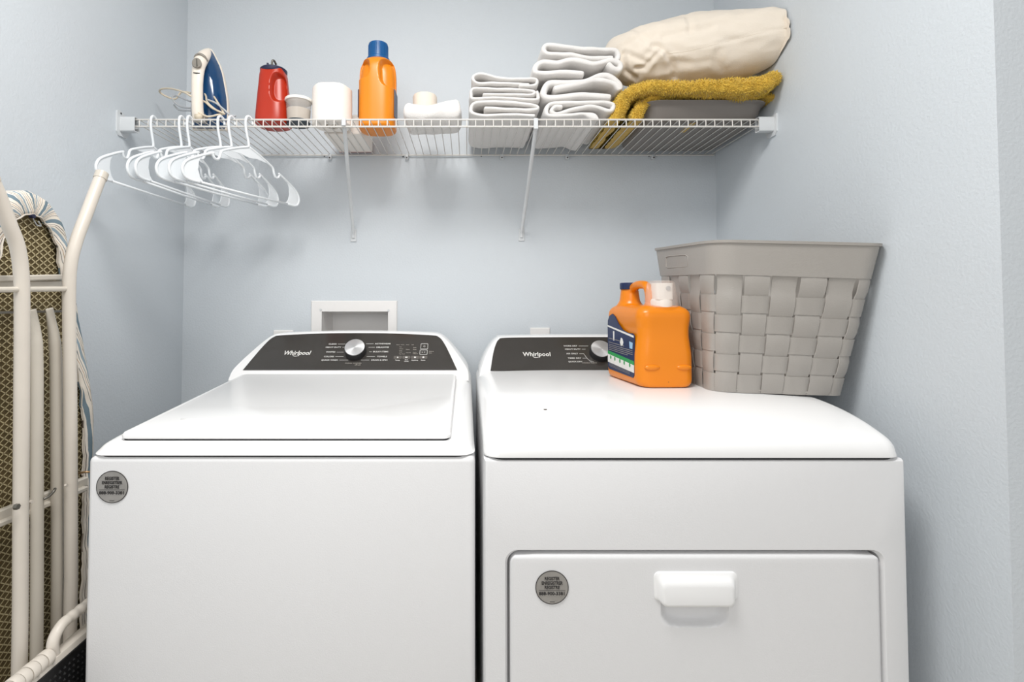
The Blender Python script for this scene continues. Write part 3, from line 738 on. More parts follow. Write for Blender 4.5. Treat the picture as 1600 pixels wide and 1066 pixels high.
# red jug
rc_ = P(428, 190, 1.455); rx_, ry_ = rc_.x, rc_.y; zr = P(428, 105, 1.43).z-TZ
root = thing('red_bottle', 'red detergent bottle with navy collar and no cap, at the left on the shelf', 'bottle', (rx_, ry_, TZ))
def rhol(x, y, z):
    h = (z-TZ)/zr
    u = (x-.024)/.021; v = (h-.63)/.27
    q = abs(u)**2.4+abs(v)**2.6
    if y < 0 and q < 1: y += .020*min(1, (1-q)*2)**1.3*min(1, max(0, (-y-.003)/.018))
    return x, y
pt = smooth_tab([(0, .86), (.015, .95), (.04, 1), (.2, .985), (.5, .90), (.75, .82), (.88, .78), (.95, .74), (1, .72)])
bm = B(); loft(bm, [superring(rx_-.002*(k/80), ry_, TZ+zr*k/80, .0475*interp(pt, k/80), .046*interp(pt, k/80), 2.7, 200, rhol) for k in range(81)]); obj('body', bm, 'red', root, 70)
bm = B(); z = TZ+zr; lathe(bm, rx_-.002, ry_, [(.0355, z-.010), (.037, z-.007), (.0375, z+.001), (.034, z+.004), (.028, z+.005)], 40); cl = obj('collar', bm, 'dnavy', root, 40)
bm = B(); tube(bm, catmull([(rx_+.006, ry_-.034, z+.002), (rx_+.007, ry_-.036, z+.012), (rx_+.010, ry_-.030, z+.016), (rx_+.012, ry_-.02, z+.010)], 4), .003, 8); obj('spout_tab', bm, 'steel', cl, 180)
bm = B(); cyl(bm, (rx_-.012, ry_-.02, z+.005), (rx_-.012, ry_-.02, z+.014), .003, n=10); obj('spout_tab', bm, 'dnavy', cl, 60)
bm = B(); tube(bm, [(rx_-.0285+.004*f, ry_-.0345+.005*f, TZ+zr*(.42+.36*f)) for f in (0, .25, .5, .75, 1)], [.0006, .0022, .0026, .0022, .0006], 6, flat=.6); obj('level_strip', bm, 'irongrey', root, 180)

# clear tub of powder
tc = P(466.5, 180, 1.442); tzt = P(466, 150, 1.41).z
root = thing('clear_tub', 'clear plastic tub of beige powder with a white lid beside the red bottle', 'tub', (tc.x, tc.y, TZ))
bm = B(); lathe(bm, tc.x, tc.y, [(.0315, TZ+.010), (.0355, tzt-.004), (.0345, tzt-.004), (.0308, TZ+.011)], 36, cap=False); obj('wall', bm, 'clear', root, 60)
bm = B(); lathe(bm, tc.x, tc.y, [(.0305, TZ+.010), (.0328, TZ+.043), (.025, TZ+.044), (.01, TZ+.045)], 36); obj('powder', bm, 'powder', root, 40)
bm = B(); lathe(bm, tc.x, tc.y, [(.0315, TZ), (.0325, TZ+.003), (.0325, TZ+.011), (.031, TZ+.012)], 36); obj('base', bm, 'base_dark', root, 40)
bm = B(); lathe(bm, tc.x, tc.y, [(.0368, tzt-.006), (.0378, tzt-.005), (.0378, tzt+.001), (.036, tzt+.003), (.034, tzt+.003)], 36); obj('lid', bm, 'lid', root, 40)

# tissue roll and paper pack behind it
tr = P(519, 185, 1.455); trz = P(519, 131, 1.42).z
root = thing('tissue_roll', 'white toilet paper roll standing left of the orange bottle on the shelf', 'toilet roll', (tr.x, tr.y, TZ))
bm = B(); rr = .0555
rg_ = [[(tr.x+math.cos(2*PI*k/56)*r*(1+.01*math.sin(3*2*PI*k/56)), tr.y+math.sin(2*PI*k/56)*r*.92, z+.0012*math.sin(5*2*PI*k/56)) for k in range(56)] for r, z in ((.018, TZ+.02), (.018, TZ+.001), (rr-.003, TZ+.001), (rr, TZ+.004), (rr+.0006, (TZ+trz)/2), (rr, trz-.004), (rr-.004, trz), (.020, trz), (.018, trz-.03))]
loft(bm, rg_, True, True); obj('paper', bm, 'paper', root, 40)
bm = B(); lathe(bm, tr.x, tr.y, [(.0185, TZ+.001), (.0185, trz-.001), (.0178, trz-.001), (.0178, TZ+.001)], 30, cap=False); obj('core', bm, 'fibre', root, 60)
bm = B(); a = rr*1.012
th0 = math.radians(285); q = [(tr.x+a*math.cos(th0+t), tr.y+a*.92*math.sin(th0+t)) for t in [math.radians(k*3) for k in range(6)]]
loft(bm, [[(x, y, TZ+.006) for x, y in q]+[(x*1, y+.001, TZ+.006) for x, y in q[::-1]], [(x, y, trz-.006) for x, y in q]+[(x, y+.001, trz-.006) for x, y in q[::-1]]]); obj('loose_sheet', bm, 'paper', root)
bm = B(); box(bm, -.425, -.312, 1.517-D, 1.700-D, TZ, TZ+.060, .004); o = obj('paper_pack', bm, 'paper', None)
bm = B(); box(bm, -.424, -.313, 1.696-D, 1.7012-D, TZ-.0002, TZ+.059, .001); obj('pack_edge', bm, 'pink', o, label='faded pink rear edge')
tag(o, 'white paper pack with a pink rear edge lying behind the toilet roll', 'package')

# iron
root = thing('clothes_iron', 'blue and cream steam iron standing on its heel at the left end of the shelf', 'iron', P(322, 190, 1.47))
ic = P(322, 186, 1.46); ic.z = TZ
ang = math.radians(-33)
Uh = Vector((math.cos(ang), -math.sin(ang)*-1, 0)); Uh = Vector((math.cos(math.radians(3)), math.sin(math.radians(3)), 0)); Nh = Vector((-math.sin(math.radians(3)), math.cos(math.radians(3)), 0))  # Nh points to the soleplate side (away)
Hi = P(311, 73, 1.47).z-TZ
def IL(u, n, z): return ic+Uh*u+Nh*n+Vector((0, 0, z))
half = smooth_tab([(0, .048), (.10, .053), (.35, .052), (.55, .044), (.75, .033), (.90, .016), (.97, .007), (1, .001)])
def iron_ring(n_, sc, z0, z1, lean=0):
    out = []
    hs = [0, .02, .1, .2, .3, .4, .5, .6, .7, .8, .88, .94, .98, 1]
    R_ = [(interp(half, h)*sc, z0+(z1-z0)*h) for h in hs]
    pts = R_ + [(-a, b) for a, b in R_[::-1]]
    return [IL(a, n_-lean*((b)/Hi), b) for a, b in pts]
bm = B(); loft(bm, [iron_ring(.036, .98, .002, Hi-.001), iron_ring(.031, 1.0, .001, Hi)]); obj('soleplate', bm, 'iron_sole', root, 30)
bm = B(); loft(bm, [iron_ring(.0315, 1.0, .001, Hi), iron_ring(.022, 1.0, .001, Hi), iron_ring(.020, .97, .003, Hi-.003)]); obj('skirt', bm, 'ironwhite', root, 30)
bm = B(); loft(bm, [iron_ring(.021, .95, .004, Hi-.004), iron_ring(.005, .86, .006, Hi-.012), iron_ring(-.012, .66, .010, Hi-.022), iron_ring(-.020, .45, .014, Hi-.035)]); obj('shell', bm, 'ironblue', root, 40)
# handle: cream spine from the nose curving down to the heel, open grip space behind
bm = B()
hp = [(.012, Hi-.006, .003, .003), (-.002, Hi-.022, .0125, .010), (-.018, Hi-.040, .0175, .014), (-.036, Hi-.062, .0185, .016), (-.050, Hi-.090, .0170, .014), (-.056, Hi-.125, .0155, .012), (-.056, Hi-.165, .0150, .012), (-.052, .030, .0155, .013), (-.046, .012, .017, .014), (-.044, .001, .017, .014)]
c = catmull([Vector((a, b, 0)) for a, b, _, _ in hp], 5); rr1 = catmull([Vector((a, b, 0)) for _, _, a, b in hp], 5)
rings = []
for i, p in enumerate(c):
    t = (c[min(i+1, len(c)-1)]-c[max(i-1, 0)]).normalized(); nn = Vector((t.y, -t.x, 0))
    rings.append([IL(rr1[i].x*math.cos(a), p.x+nn.x*rr1[i].y*math.sin(a), max(0.0005, p.y+nn.y*rr1[i].y*math.sin(a))) for a in [2*PI*k/20 for k in range(20)]])
loft(bm, rings); hd = obj('handle', bm, 'ironwhite', root, 180)
bm = B(); tube(bm, catmull([IL(0, -.044, .0165), IL(0, -.02, .020), IL(0, .0, .022)], 4), .014, 12); obj('heel', bm, 'irongrey', root, 180)
dc = IL(0, -.0675, Hi-.086)
bm = B(); n_ = (-Nh*.88+Uh*.36+Vector((0, 0, -.12))).normalized(); v_ = n_.cross(Uh).normalized(); dc = dc+Uh*.003
loft(bm, [[dc-n_*.004+Uh*.0135*math.cos(a)+v_*.0135*math.sin(a) for a in [2*PI*k/28 for k in range(28)]], [dc+n_*.007+Uh*.0125*math.cos(a)+v_*.0125*math.sin(a) for a in [2*PI*k/28 for k in range(28)]]]); dl = obj('dial', bm, 'irongrey', root, 40)
bm = B(); a_ = dc+n_*.0078; tube(bm, [a_-v_*.010, a_+v_*.010], .0016, 6); obj('dial_ridge', bm, 'steel', dl)
bm = B(); tube(bm, catmull([IL(-.015, -.040, Hi-.066), IL(-.011, -.047, Hi-.056), IL(.001, -.050, Hi-.051), IL(.013, -.047, Hi-.056), IL(.018, -.038, Hi-.066)], 4), .003, 8, flat=1.4); obj('steam_button', bm, 'irongrey', hd, 180)
bm = B(); tube(bm, catmull([IL(-.006, -.0665, Hi-.112), IL(.002, -.068, Hi-.1135), IL(.010, -.0645, Hi-.112)], 4), .0014, 6); obj('slot', bm, 'darkplastic', hd)
def zoomP(pts, d, sc=7.615, ox=240, oy=60): return [P(ox+p[0]/sc, oy+p[1]/sc, p[2] if len(p) > 2 else d) for p in pts]
cords = [([(560, 920, 1.42), (480, 890, 1.41), (520, 880, 1.40), (640, 930, 1.41), (760, 910, 1.42), (830, 890, 1.43), (760, 760, 1.44), (690, 660, 1.45), (600, 600, 1.45), (575, 600, 1.46)], 'cord'),
         ([(850, 900, 1.42), (700, 830, 1.42), (600, 750, 1.42), (450, 690, 1.40), (360, 640, 1.42), (200, 598, 1.47), (90, 605, 1.50), (75, 640, 1.52), (150, 690, 1.53), (260, 720, 1.53), (330, 640, 1.53), (440, 650, 1.53)], 'cord'),
         ([(840, 905, 1.425), (740, 850, 1.43), (640, 760, 1.43), (620, 680, 1.44), (570, 600, 1.45)], 'cord'),
         ([(440, 830, 1.52), (330, 815, 1.53), (250, 760, 1.53), (225, 700, 1.53), (270, 680, 1.53), (360, 720, 1.52), (440, 750, 1.52)], 'cordgrey'),
         ([(440, 860, 1.52), (300, 850, 1.54), (240, 790, 1.54)], 'cordgrey'),
         ([(575, 600, 1.43), (560, 900, 1.40), (600, 870, 1.40), (700, 850, 1.43), (800, 880, 1.425), (880, 900, 1.43), (960, 925, 1.44)], 'cord')]
cords[5] = ([(640, 730, 1.43), (740, 770, 1.43), (840, 850, 1.43), (900, 905, 1.43), (975, 925, 1.43)], 'cordgrey')
bm = B(); loops = []
for pts, kd in cords:
    q = catmull(zoomP(pts, 1.42), 7)
    for v in q: v.z = max(v.z, TZ+.002)
    if kd == 'cord': tube(bm, q, .0027, 8)
    else: b2 = B(); tube(b2, q, .0027, 8); loops.append(b2)
cd = obj('cord', bm, 'cord', root, 180); [obj('cord_loop', b2, 'cordgrey', cd, 180) for b2 in loops]
bm = B(); q = zoomP([(500, 915, 1.40), (560, 905, 1.40)], 1.4); q = [Vector((a.x, a.y, TZ+.009)) for a in q]; tube(bm, [q[0], q[1]+Vector((.004, 0, 0))], .008, 12); obj('plug', bm, 'cord', cd, 180)

# gray tray
TX0, TX1, TD0, TD1 = .512, .822, 1.405, 1.69
tz1 = P(1120, 158, 1.385).z
tray = thing('plastic_tray', 'shallow taupe plastic tray with a flared rim under the yellow rug', 'tray', W((TX0+TX1)/2, 1.55, TZ))
def rq(i, z, r): return [W(a, b, z) for a, b in rrect(TX0-i, TX1+i*.6, TD0-i, TD1+i*.3, r, 8)]
bm = B()
loft(bm, [rq(-.020, TZ, .03), rq(-.006, TZ+.0015, .035), rq(0, TZ+.007, .04), rq(.010, tz1-.012, .045), rq(.017, tz1-.004, .05), rq(.024, tz1-.0015, .05), rq(.026, tz1+.001, .05), rq(.022, tz1+.002, .05), rq(.012, tz1-.004, .045), rq(.003, tz1-.014, .04), rq(-.004, TZ+.009, .035), rq(-.03, TZ+.005, .03)])
obj('pan', bm, 'tray', tray, 60)
bm = B(); a = P(1066, 213, 1.50); b = P(1084, 197, 1.42); tube(bm, [Vector((a.x, a.y, TZ-.0005)), Vector((b.x, b.y, TZ-.0005))], .007, 8, flat=1)
for v in bm.verts: v.co.z = TZ-.0005+(v.co.z-TZ)*.08
obj('strap', bm, 'rug', tray, label='yellow strip under the tray')

# yellow rug, folded and draped over the tray
rug = thing('shag_rug', 'folded yellow shag bath rug lying over the taupe tray under the pillow', 'rug', W(.66, 1.55, TZ))
bm = B()
z20 = cpt([(1318, 672, 30, 1.388), (1220, 668, 32, 1.388), (900, 662, 34, 1.388), (620, 656, 38, 1.388), (480, 668, 52, 1.390), (400, 705, 64, 1.395), (350, 775, 76, 1.402), (305, 870, 84, 1.402), (245, 930, 80, 1.402), (190, 890, 80, 1.402), (215, 800, 84, 1.402), (240, 710, 84, 1.400), (290, 640, 78, 1.385), (420, 592, 76, 1.36), (640, 592, 80, 1.35), (900, 590, 96, 1.338), (1100, 592, 108, 1.335), (1220, 572, 110, 1.335), (1285, 542, 104, 1.335), (1315, 520, 88, 1.335)], 4.442, 920, 0)
sheet(bm, z20, 12, 1.375, 1.66, 18, 7, .006, 4.4)
base = obj('pile_backing', bm, 'rug', rug, 180)
bm = B(); me = base.data; rnd = random.Random(3)
polys = [p for p in me.polygons]; tot = sum(p.area for p in polys)
vs, fs = [], []
for p in polys:
    k = p.area/tot*42000; k = int(k)+(rnd.random() < k-int(k)); co = [me.vertices[i].co for i in p.vertices]
    for _ in range(k):
        if len(co) < 3 or len(co) > 4: break
        a, b = rnd.random(), rnd.random()
        q = (co[0]*(1-a)+co[1]*a)*(1-b)+(co[-1]*(1-a)+co[min(2, len(co)-1)]*a)*b
        n_ = p.normal+Vector((rnd.uniform(-1, 1), rnd.uniform(-1, 1), rnd.uniform(-1, 1)))*.75; n_.normalize()
        L_ = rnd.uniform(.004, .0085); s = n_.orthogonal().normalized()*.0012; s2 = n_.cross(s)
        i = len(vs)
        if (q+n_*L_).z < TZ-.001: continue
        vs += [q+s, q-s*.5+s2*.8, q-s*.5-s2*.8, q+n_*L_]; fs += [(i, i+1, i+3), (i+1, i+2, i+3), (i+2, i, i+3)]
bm.free(); me2 = bpy.data.meshes.new('pile'); me2.from_pydata(vs, [], fs)
obj('pile', me2, 'rugt', rug, kind='stuff')

# pillow
st = [(949, 69, 75, 1.50, .01), (957, 56, 96, 1.49, .05), (972, 45, 113, 1.475, .09), (1000, 36, 122, 1.46, .13), (1040, 25, 126, 1.45, .15), (1090, 13, 124, 1.43, .16), (1140, 8, 118, 1.41, .16), (1185, 6, 104, 1.38, .15), (1225, 8, 86, 1.345, .12), (1250, 13, 68, 1.31, .08), (1262, 18, 55, 1.29, .045), (1268, 24, 46, 1.27, .02)]
CR = [([(920+a/4.442, b/4.442) for a, b in q], dp, wd) for q, dp, wd in (
    ([(545, 372), (680, 355), (850, 315), (1050, 262), (1250, 215), (1400, 190), (1530, 172)], .0022, 2.2),
    ([(440, 312), (500, 325), (530, 370), (570, 420), (588, 480), (590, 535)], .0085, 3.6),
    ([(245, 370), (240, 430), (262, 500), (320, 540)], .007, 3.4), ([(330, 470), (390, 470), (450, 400), (500, 350)], .006, 3.0), ([(260, 360), (330, 400), (400, 430)], .005, 4.0),
    ([(520, 260), (640, 225), (760, 215), (860, 190)], .004, 4.0), ([(600, 420), (720, 440), (820, 420)], .003, 5.0), ([(680, 120), (700, 170), (705, 215)], .004, 4.0), ([(900, 350), (880, 420), (920, 480)], .003, 6.0), ([(1380, 130), (1450, 110), (1500, 80)], .004, 5))]
def crease(x, y):
    t = 0
    for q, dp, wd in CR:
        dm = 1e9
        for (ax_, ay_), (bx_, by_) in zip(q, q[1:]):
            ex, ey = bx_-ax_, by_-ay_; k = max(0, min(1, ((x-ax_)*ex+(y-ay_)*ey)/(ex*ex+ey*ey))); dm = min(dm, math.hypot(x-ax_-ex*k, y-ay_-ey*k))
        if dm < wd*4: t += dp*math.exp(-(dm/wd)**2) - dp*.35*math.exp(-((dm-wd*2)/wd)**2)
    return t
c5 = catmull([Vector((a, b, c)) for a, b, c, _, _ in st], 13); c6 = catmull([Vector((d_, e, 0)) for *_, d_, e in st], 13)
bm = B(); rings = []
for v, q in zip(c5, c6):
    dN = q.x; dep = q.y; top = P(v.x, v.y, dN); bot = P(v.x, v.z, dN); mid = (top+bot)/2; hz = (top.z-bot.z)/2
    r = []
    for k in range(110):
        a = 2*PI*k/110; s_, c_ = math.sin(a), math.cos(a)
        y = -c_*dep*(abs(c_)**.15); z = (abs(s_)**.85)*(1 if s_ > 0 else -1)*hz
        p = Vector((mid.x+.0*y, mid.y+.045+y*.62, mid.z+z))
        # soft wrinkles radiating from the seam and pinches at the open end
        f = (v.x-949)/320
        wr = .006*noise.noise(Vector((p.x*9, p.y*9, p.z*26)))+.0040*noise.noise(Vector((p.x*20+p.z*22, p.y*20, p.z*34)))+.0026*(1-2*abs(noise.noise(Vector((p.x*12-p.z*14, p.y*10, p.z*34+7)))))
        wr += .007*max(0, 1-abs(f-.16)/.16)*noise.noise(Vector((p.x*34-p.z*20, p.z*34+p.x*24, 3)))
        rel = p-CAMP; dd_ = rel.dot(FW); qx, qy = CX+FPX*rel.x/dd_, CY-FPX*rel.dot(UP)/dd_
        if p.y < mid.y+.05: wr -= crease(qx, qy)
        nrm = Vector((0, -c_, s_)); p += nrm*wr
        lim = XR-.004
        if p.x > lim: p.x = lim-(p.x-lim)*.1
        if p.y > -.01: p.y = -.01
        r.append(p)
    rings.append(r)
loft(bm, rings); plw = obj('pillow', bm, 'pillow', None, 180); tag(plw, 'plump cream cotton pillow lying on top of the folded yellow rug', 'pillow')
s = plw.modifiers.new('s', 'SUBSURF'); s.levels = s.render_levels = 1
# seam, folded flap edge: raised cords following the surface
plw_me = plw.data
def surf(px, py):
    from mathutils.bvhtree import BVHTree
    global _bvh
    try: _bvh
    except NameError:
        b2 = bmesh.new(); b2.from_mesh(plw_me); _bvh = BVHTree.FromBMesh(b2); b2.free()
    r = ray(px, py).normalized(); h = _bvh.ray_cast(CAMP, r); return (h[0]-r*.0001) if h[0] else None
def pc(pts): return [(920+a/4.442, b/4.442) for a, b in pts]
for path, rad in ((pc([(545, 372), (680, 355), (850, 315), (1050, 262), (1250, 215), (1400, 190), (1530, 172)]), .0006), (pc([(440, 312), (500, 325), (530, 370), (570, 420), (588, 480), (590, 535)]), .0007), (pc([(245, 370), (240, 430), (262, 500), (320, 540)]), .0007)):
    q = [Vector((a, b, 0)) for a, b in path]; q = catmull(q, 6); pp = [surf(v.x, v.y) for v in q]; pp = [p for p in pp if p]
    if len(pp) > 3: bm = B(); tube(bm, pp, rad, 6); obj('seam', bm, 'pillow', plw, 180)

# ------------------------------------------------------------ laundry basket
bk = thing('laundry_basket', 'taupe woven-look plastic laundry basket on the right end of the dryer', 'basket', W(.68, 1.2, 1.004))
TOP = [(.536, 1.095), (.8425, 1.012), (.838, 1.37), (.521, 1.43)]; TOPH = [.134, .1155, .142, .150]
BOT = [(.545, 1.135), (.808, 1.092), (.805, 1.33), (.553, 1.37)]; BOTZ = [1.0065, 1.0040, 1.0045, 1.0085]
NU = 220
uq = resample(rrect(0, 1, 0, 1, .13, 8), NU)
def bil(Q, a, b, idx): return (Q[0][idx]*(1-a)+Q[1][idx]*a)*(1-b)+(Q[3][idx]*(1-a)+Q[2][idx]*a)*b
TQ = [(x, d, CZ+h) for (x, d), h in zip(TOP, TOPH)]; BQ = [(x, d, z) for (x, d), z in zip(BOT, BOTZ)]
def S(i, v, off=0):
    a, b = uq[i % NU]
    t = Vector([bil(TQ, a, b, k) for k in range(3)]); q = Vector([bil(BQ, a, b, k) for k in range(3)])
    p = t.lerp(q, v); c = Vector((sum(x[0] for x in TQ)/4, sum(x[1] for x in TQ)/4, p.z)).lerp(Vector((sum(x[0] for x in BQ)/4, sum(x[1] for x in BQ)/4, p.z)), v)
    n = W(p.x, p.y, 0)-W(c.x, c.y, 0); n.z = 0; n.normalize()
    return W(p.x, p.y, p.z)+n*off
def band(v0, v1, i0, i1, offf, th, nv=4, wrap=False):
    """curved strip between rows v0..v1, columns i0..i1"""
    bm = B(); cols = list(range(i0, i1+1)) if not wrap else list(range(NU))
    rows = []
    for j in range(nv+1):
        v = v0+(v1-v0)*j/nv; rows.append([bm.verts.new(S(i, v, offf(i, v))) for i in cols])
    back = [[bm.verts.new(S(i, v0+(v1-v0)*j/nv, offf(i, v0+(v1-v0)*j/nv)-th)) for i in cols] for j in range(nv+1)]
    m_ = len(cols)
    for G, flip in ((rows, 0), (back, 1)):
        for a, b in zip(G, G[1:]):
            for i in range(m_ if wrap else m_-1):
                j = (i+1) % m_; f = (a[i], b[i], b[j], a[j]); bm.faces.new(f[::-1] if flip else f)
    for k, (a, b) in enumerate(((rows[0], back[0]), (rows[-1], back[-1]))):
        for i in range(m_ if wrap else m_-1):
            j = (i+1) % m_; f = (a[i], a[j], b[j], b[i]); bm.faces.new(f if k == 0 else f[::-1])
    if not wrap:
        for c_ in (0, -1):
            for j in range(nv): f = (rows[j][c_], rows[j+1][c_], back[j+1][c_], back[j][c_]); bm.faces.new(f[::-1] if c_ == 0 else f)
    return bm
VR = .205
NC = 22; CW = NU//NC
bm = band(0, VR+.008, 0, 0, lambda i, v: .003-.0*v, .0022, 4, True); obj('rim', bm, 'basket', bk, 40)
bm = band(-.012, .006, 0, 0, lambda i, v: .0065, .007, 2, True); obj('rim_lip', bm, 'basket', bk, 40)
NR = 6
rowh = (1-VR)/NR
def cell(i): return (i/CW)
for r in range(1, NR):
    v0 = VR+rowh*r-rowh*.0; v1 = v0+rowh
    def of(i, v, r=r, v0=v0): 
        ph = cell(i)+.5
        return .0021*math.cos(PI*(ph-.5)+PI*r)+.0012
    bm = band(v0+.07*rowh, v1-.07*rowh if r < NR-1 else v1, 0, 0, lambda i, v, r=r: .0022*(1 if math.cos(PI*(cell(i))+PI*r) > 0 else -1)*min(1, abs(math.cos(PI*cell(i)+PI*r))*2.2), .0016, 2, True)
    obj('band', bm, 'basket', bk, 35)
for c in range(NC):
    i0 = c*CW-CW//2+0; i1 = i0+CW-0
    def ov(i, v, c=c):
        r = (v-VR)/rowh-.5
        s_ = math.cos(PI*(r)+PI*c)
        x = (i-i0)/(i1-i0)
        return -.0022*(1 if s_ > 0 else -1)*min(1, abs(s_)*2.2)*1.0 + .0012*math.sin(PI*min(1, max(0, x)))
    # narrow the strip slightly so that corner holes show
    bm = B(); nv = 24; nu = 6; F = []; Bk = []
    for j in range(nv+1):
        v = VR+(1-VR)*j/nv; f, b = [], []
        for k in range(nu+1):
            x = .045+.91*k/nu; ii = i0+(i1-i0)*x; ia = math.floor(ii); t = ii-ia; o_ = ov(ii, v)
            p = S(ia, v, o_).lerp(S(ia+1, v, o_), t); p2 = S(ia, v, o_-.0016).lerp(S(ia+1, v, o_-.0016), t)
            f.append(bm.verts.new(p)); b.append(bm.verts.new(p2))
        F.append(f); Bk.append(b)
    for G, fl in ((F, 0), (Bk, 1)):
        for a, b in zip(G, G[1:]):
            for k in range(nu): q = (a[k], b[k], b[k+1], a[k+1]); bm.faces.new(q[::-1] if fl else q)
    for k in range(nv):
        bm.faces.new((F[k][0], Bk[k][0], Bk[k+1][0], F[k+1][0])); bm.faces.new((F[k][-1], F[k+1][-1], Bk[k+1][-1], Bk[k][-1]))
    obj('stake', bm, 'basket', bk, 35)
bm = B(); vv = [S(i, .985, .001) for i in range(0, NU, 2)]; loft(bm, [vv, [v+Vector((0, 0, .003)) for v in vv]]); obj('bottom', bm, 'basket', bk)
# hand hold outline on the left rim
def rimP(px, py):
    o = S(NU-1, .0)  # left side plane through three rim points
    a, b, c = LS
    n = (b-a).cross(c-a).normalized(); return PN(px, py, a, n)
idx = [i for i, p in enumerate(uq) if p[0] < .001 and .15 < p[1] < .85]
LS = (S(idx[0], .02, .0035), S(idx[-1], .02, .0035), S(idx[0], .18, .0035))
q = [rimP(px, py) for px, py in ((1041, 402.5), (1046, 400.3), (1071, 398.5), (1075, 401), (1075, 415), (1072, 417), (1044, 418.5), (1041, 417))]
bm = B(); tube(bm, q, .0015, 6, closed=True); obj('hand_hold', bm, 'basket', bk, 60)
bk.location  # keep

# ------------------------------------------------------------ big orange jug on the dryer
jz = 1.0085
jg = thing('detergent_jug', 'large orange detergent jug with a clear dosing cap, on the dryer against the basket', 'jug', W(.46, 1.27, jz))
A0 = Vector((.463, 1.176-D, jz)); ax = Vector((-.13, 1, 0)).normalized(); wx = Vector((1, .035, 0)).normalized()
HW, LEN = .0655, .200
def J(w_, s_, z_): return A0+wx*w_+ax*s_+Vector((0, 0, z_))
bm = B()
lev = [(0, .012, 0), (.006, .003, 0), (.014, 0, 0), (.05, 0, 0), (.075, .0005, 0), (.095, .003, .001), (.115, .0055, .002), (.135, .0055, .002), (.150, .003, .001), (.162, .0015, 0), (.172, .003, .001), (.180, .009, .006), (.186, .019, .014), (.189, .032, .03)]
rings = []
for z_, i_, f_ in lev: rings.append([J(a, b, z_) for a, b in rrect(-HW+i_*.9, HW-i_, f_, LEN-i_*.5, .026-min(.01, i_*.3), 7)])
loft(bm, rings)
# rear hump and neck
def el(c, rx, ry, z, n=24): return [J(c[0]+rx*math.cos(2*PI*k/n), c[1]+ry*math.sin(2*PI*k/n), z) for k in range(n)]
nk = (-.018, .155)
loft(bm, [el(nk, .044, .042, .165), el(nk, .033, .033, .186), el(nk, .0245, .026, .200), el(nk, .0225, .0225, .218), el(nk, .021, .021, .232)])
hndl = catmull([J(-.018, .155, .215), J(-.018, .135, .2320), J(-.018, .110, .2385), J(-.018, .080, .2385), J(-.018, .060, .233), J(-.018, .050, .215), J(-.018, .048, .180)], 6)
tube(bm, hndl, .0105, 14)
body = obj('body', bm, 'orange', jg, 180)
rm = body.modifiers.new('r', 'REMESH'); rm.mode = 'VOXEL'; rm.voxel_size = .0022; rm.use_smooth_shade = True
sm = body.modifiers.new('s', 'SMOOTH'); sm.iterations = 10; sm.factor = .6
for sx in (-1, 1):
    bm = B(); c_ = J(sx*.037, 0.0005, .046); rr_ = []
    bmesh.ops.create_uvsphere(bm, u_segments=16, v_segments=10, radius=1)
    for v in bm.verts: v.co = c_+wx*v.co.x*.018+Vector((0, v.co.y*.0045, v.co.z*.0065))
    obj('grip_bump', bm, 'orange', body, 180)
bm = B(); lathe(bm, *J(nk[0], nk[1], 0).xy, [(.0235, jz+.229), (.0245, jz+.231), (.0245, jz+.2445), (.023, jz+.246)], 32); obj('refill_cap', bm, 'navy', jg, 40, label='navy refill cap at the back')
cc = (.003, .036)
rot = lambda prof, m_, nm, par, smo=40, n=36, cap=True: obj(nm, (lambda b: (loft(b, [el(cc, r, r, z, n) for r, z in prof], cap, cap), b)[1])(B()), m_, par, smo)
cap = rot([(.037, .184), (.0345, .210), (.0315, .235), (.029, .2425), (.022, .2465)], 'clearlid', 'dosing_cap', jg, 40, cap=False)
sp = rot([(.0245, .184), (.0245, .198), (.0225, .202), (.0205, .204)], 'lid', 'spigot', jg, 40)
bm = B(); q = [J(a, b, 0) for a, b in rrect(cc[0]-.0195, cc[0]+.0195, cc[1]-.022, cc[1]+.012, .006, 4)]
loft(bm, [[p+Vector((0, 0, z)) for p in q] for z in (.202, .236)]); loft(bm, [[J(cc[0]+(p.x-J(cc[0], 0, 0).x)*.8, cc[1]-.004, .236) for p in q][:0] or [p+Vector((0, 0, .236)) for p in q], [p+Vector((0, 0, .240)) for p in q]])
obj('spigot_head', bm, 'lid', sp, 40)
bm = B(); c_ = J(cc[0]+.006, cc[1]-.0222, .228); cyl(bm, c_, c_-ax*.002, .0055, n=18); obj('push_button', bm, 'cordgrey', sp, 40)
# label on the left face
def JL(s_, z_, o=0): return J(-HW-.0006-o, s_, z_)
def lab(pts, m_, nm, par, o=0):
    bm = B(); loft(bm, [[JL(a, b, o-.002) for a, b in pts], [JL(a, b, o+.0003) for a, b in pts]]); return obj(nm, bm, m_, par, label=None)
zt_ = lambda s_: .122
out = [(.028, .024), (.034, .018), (.170, .022), (.178, .028), (.180, .130), (.178, .148), (.168, .160), (.150, .166), (.135, .160), (.115, .142), (.09, .128), (.06, .122), (.036, .122), (.028, .118)]
lb = lab(out, 'navy', 'side_label', jg)
lb['label'] = 'navy printed label with white and green bands'
lab([(.0285, .112), (.179, .132), (.179, .136), (.0285, .117)], 'print', 'label_band', lb, .0004)
lab([(.0285, .048), (.179, .061), (.179, .070), (.0285, .057)], 'green', 'label_band', lb, .0004)
lab([(.0285, .030), (.179, .040), (.179, .061), (.0285, .048)], 'print', 'label_band', lb, .0004)
lab([(.138, .098), (.144, .098), (.145, .122), (.137, .122)], 'print', 'label_drawing', lb, .0004)
lab([(.088, .090), (.098, .087), (.104, .096), (.098, .108), (.090, .106), (.085, .097)], 'print', 'label_drawing', lb, .0004)
lab([(.036, .085), (.050, .086), (.052, .102), (.034, .100)], 'lblue', 'label_drawing', lb, .0004)
bm = B()
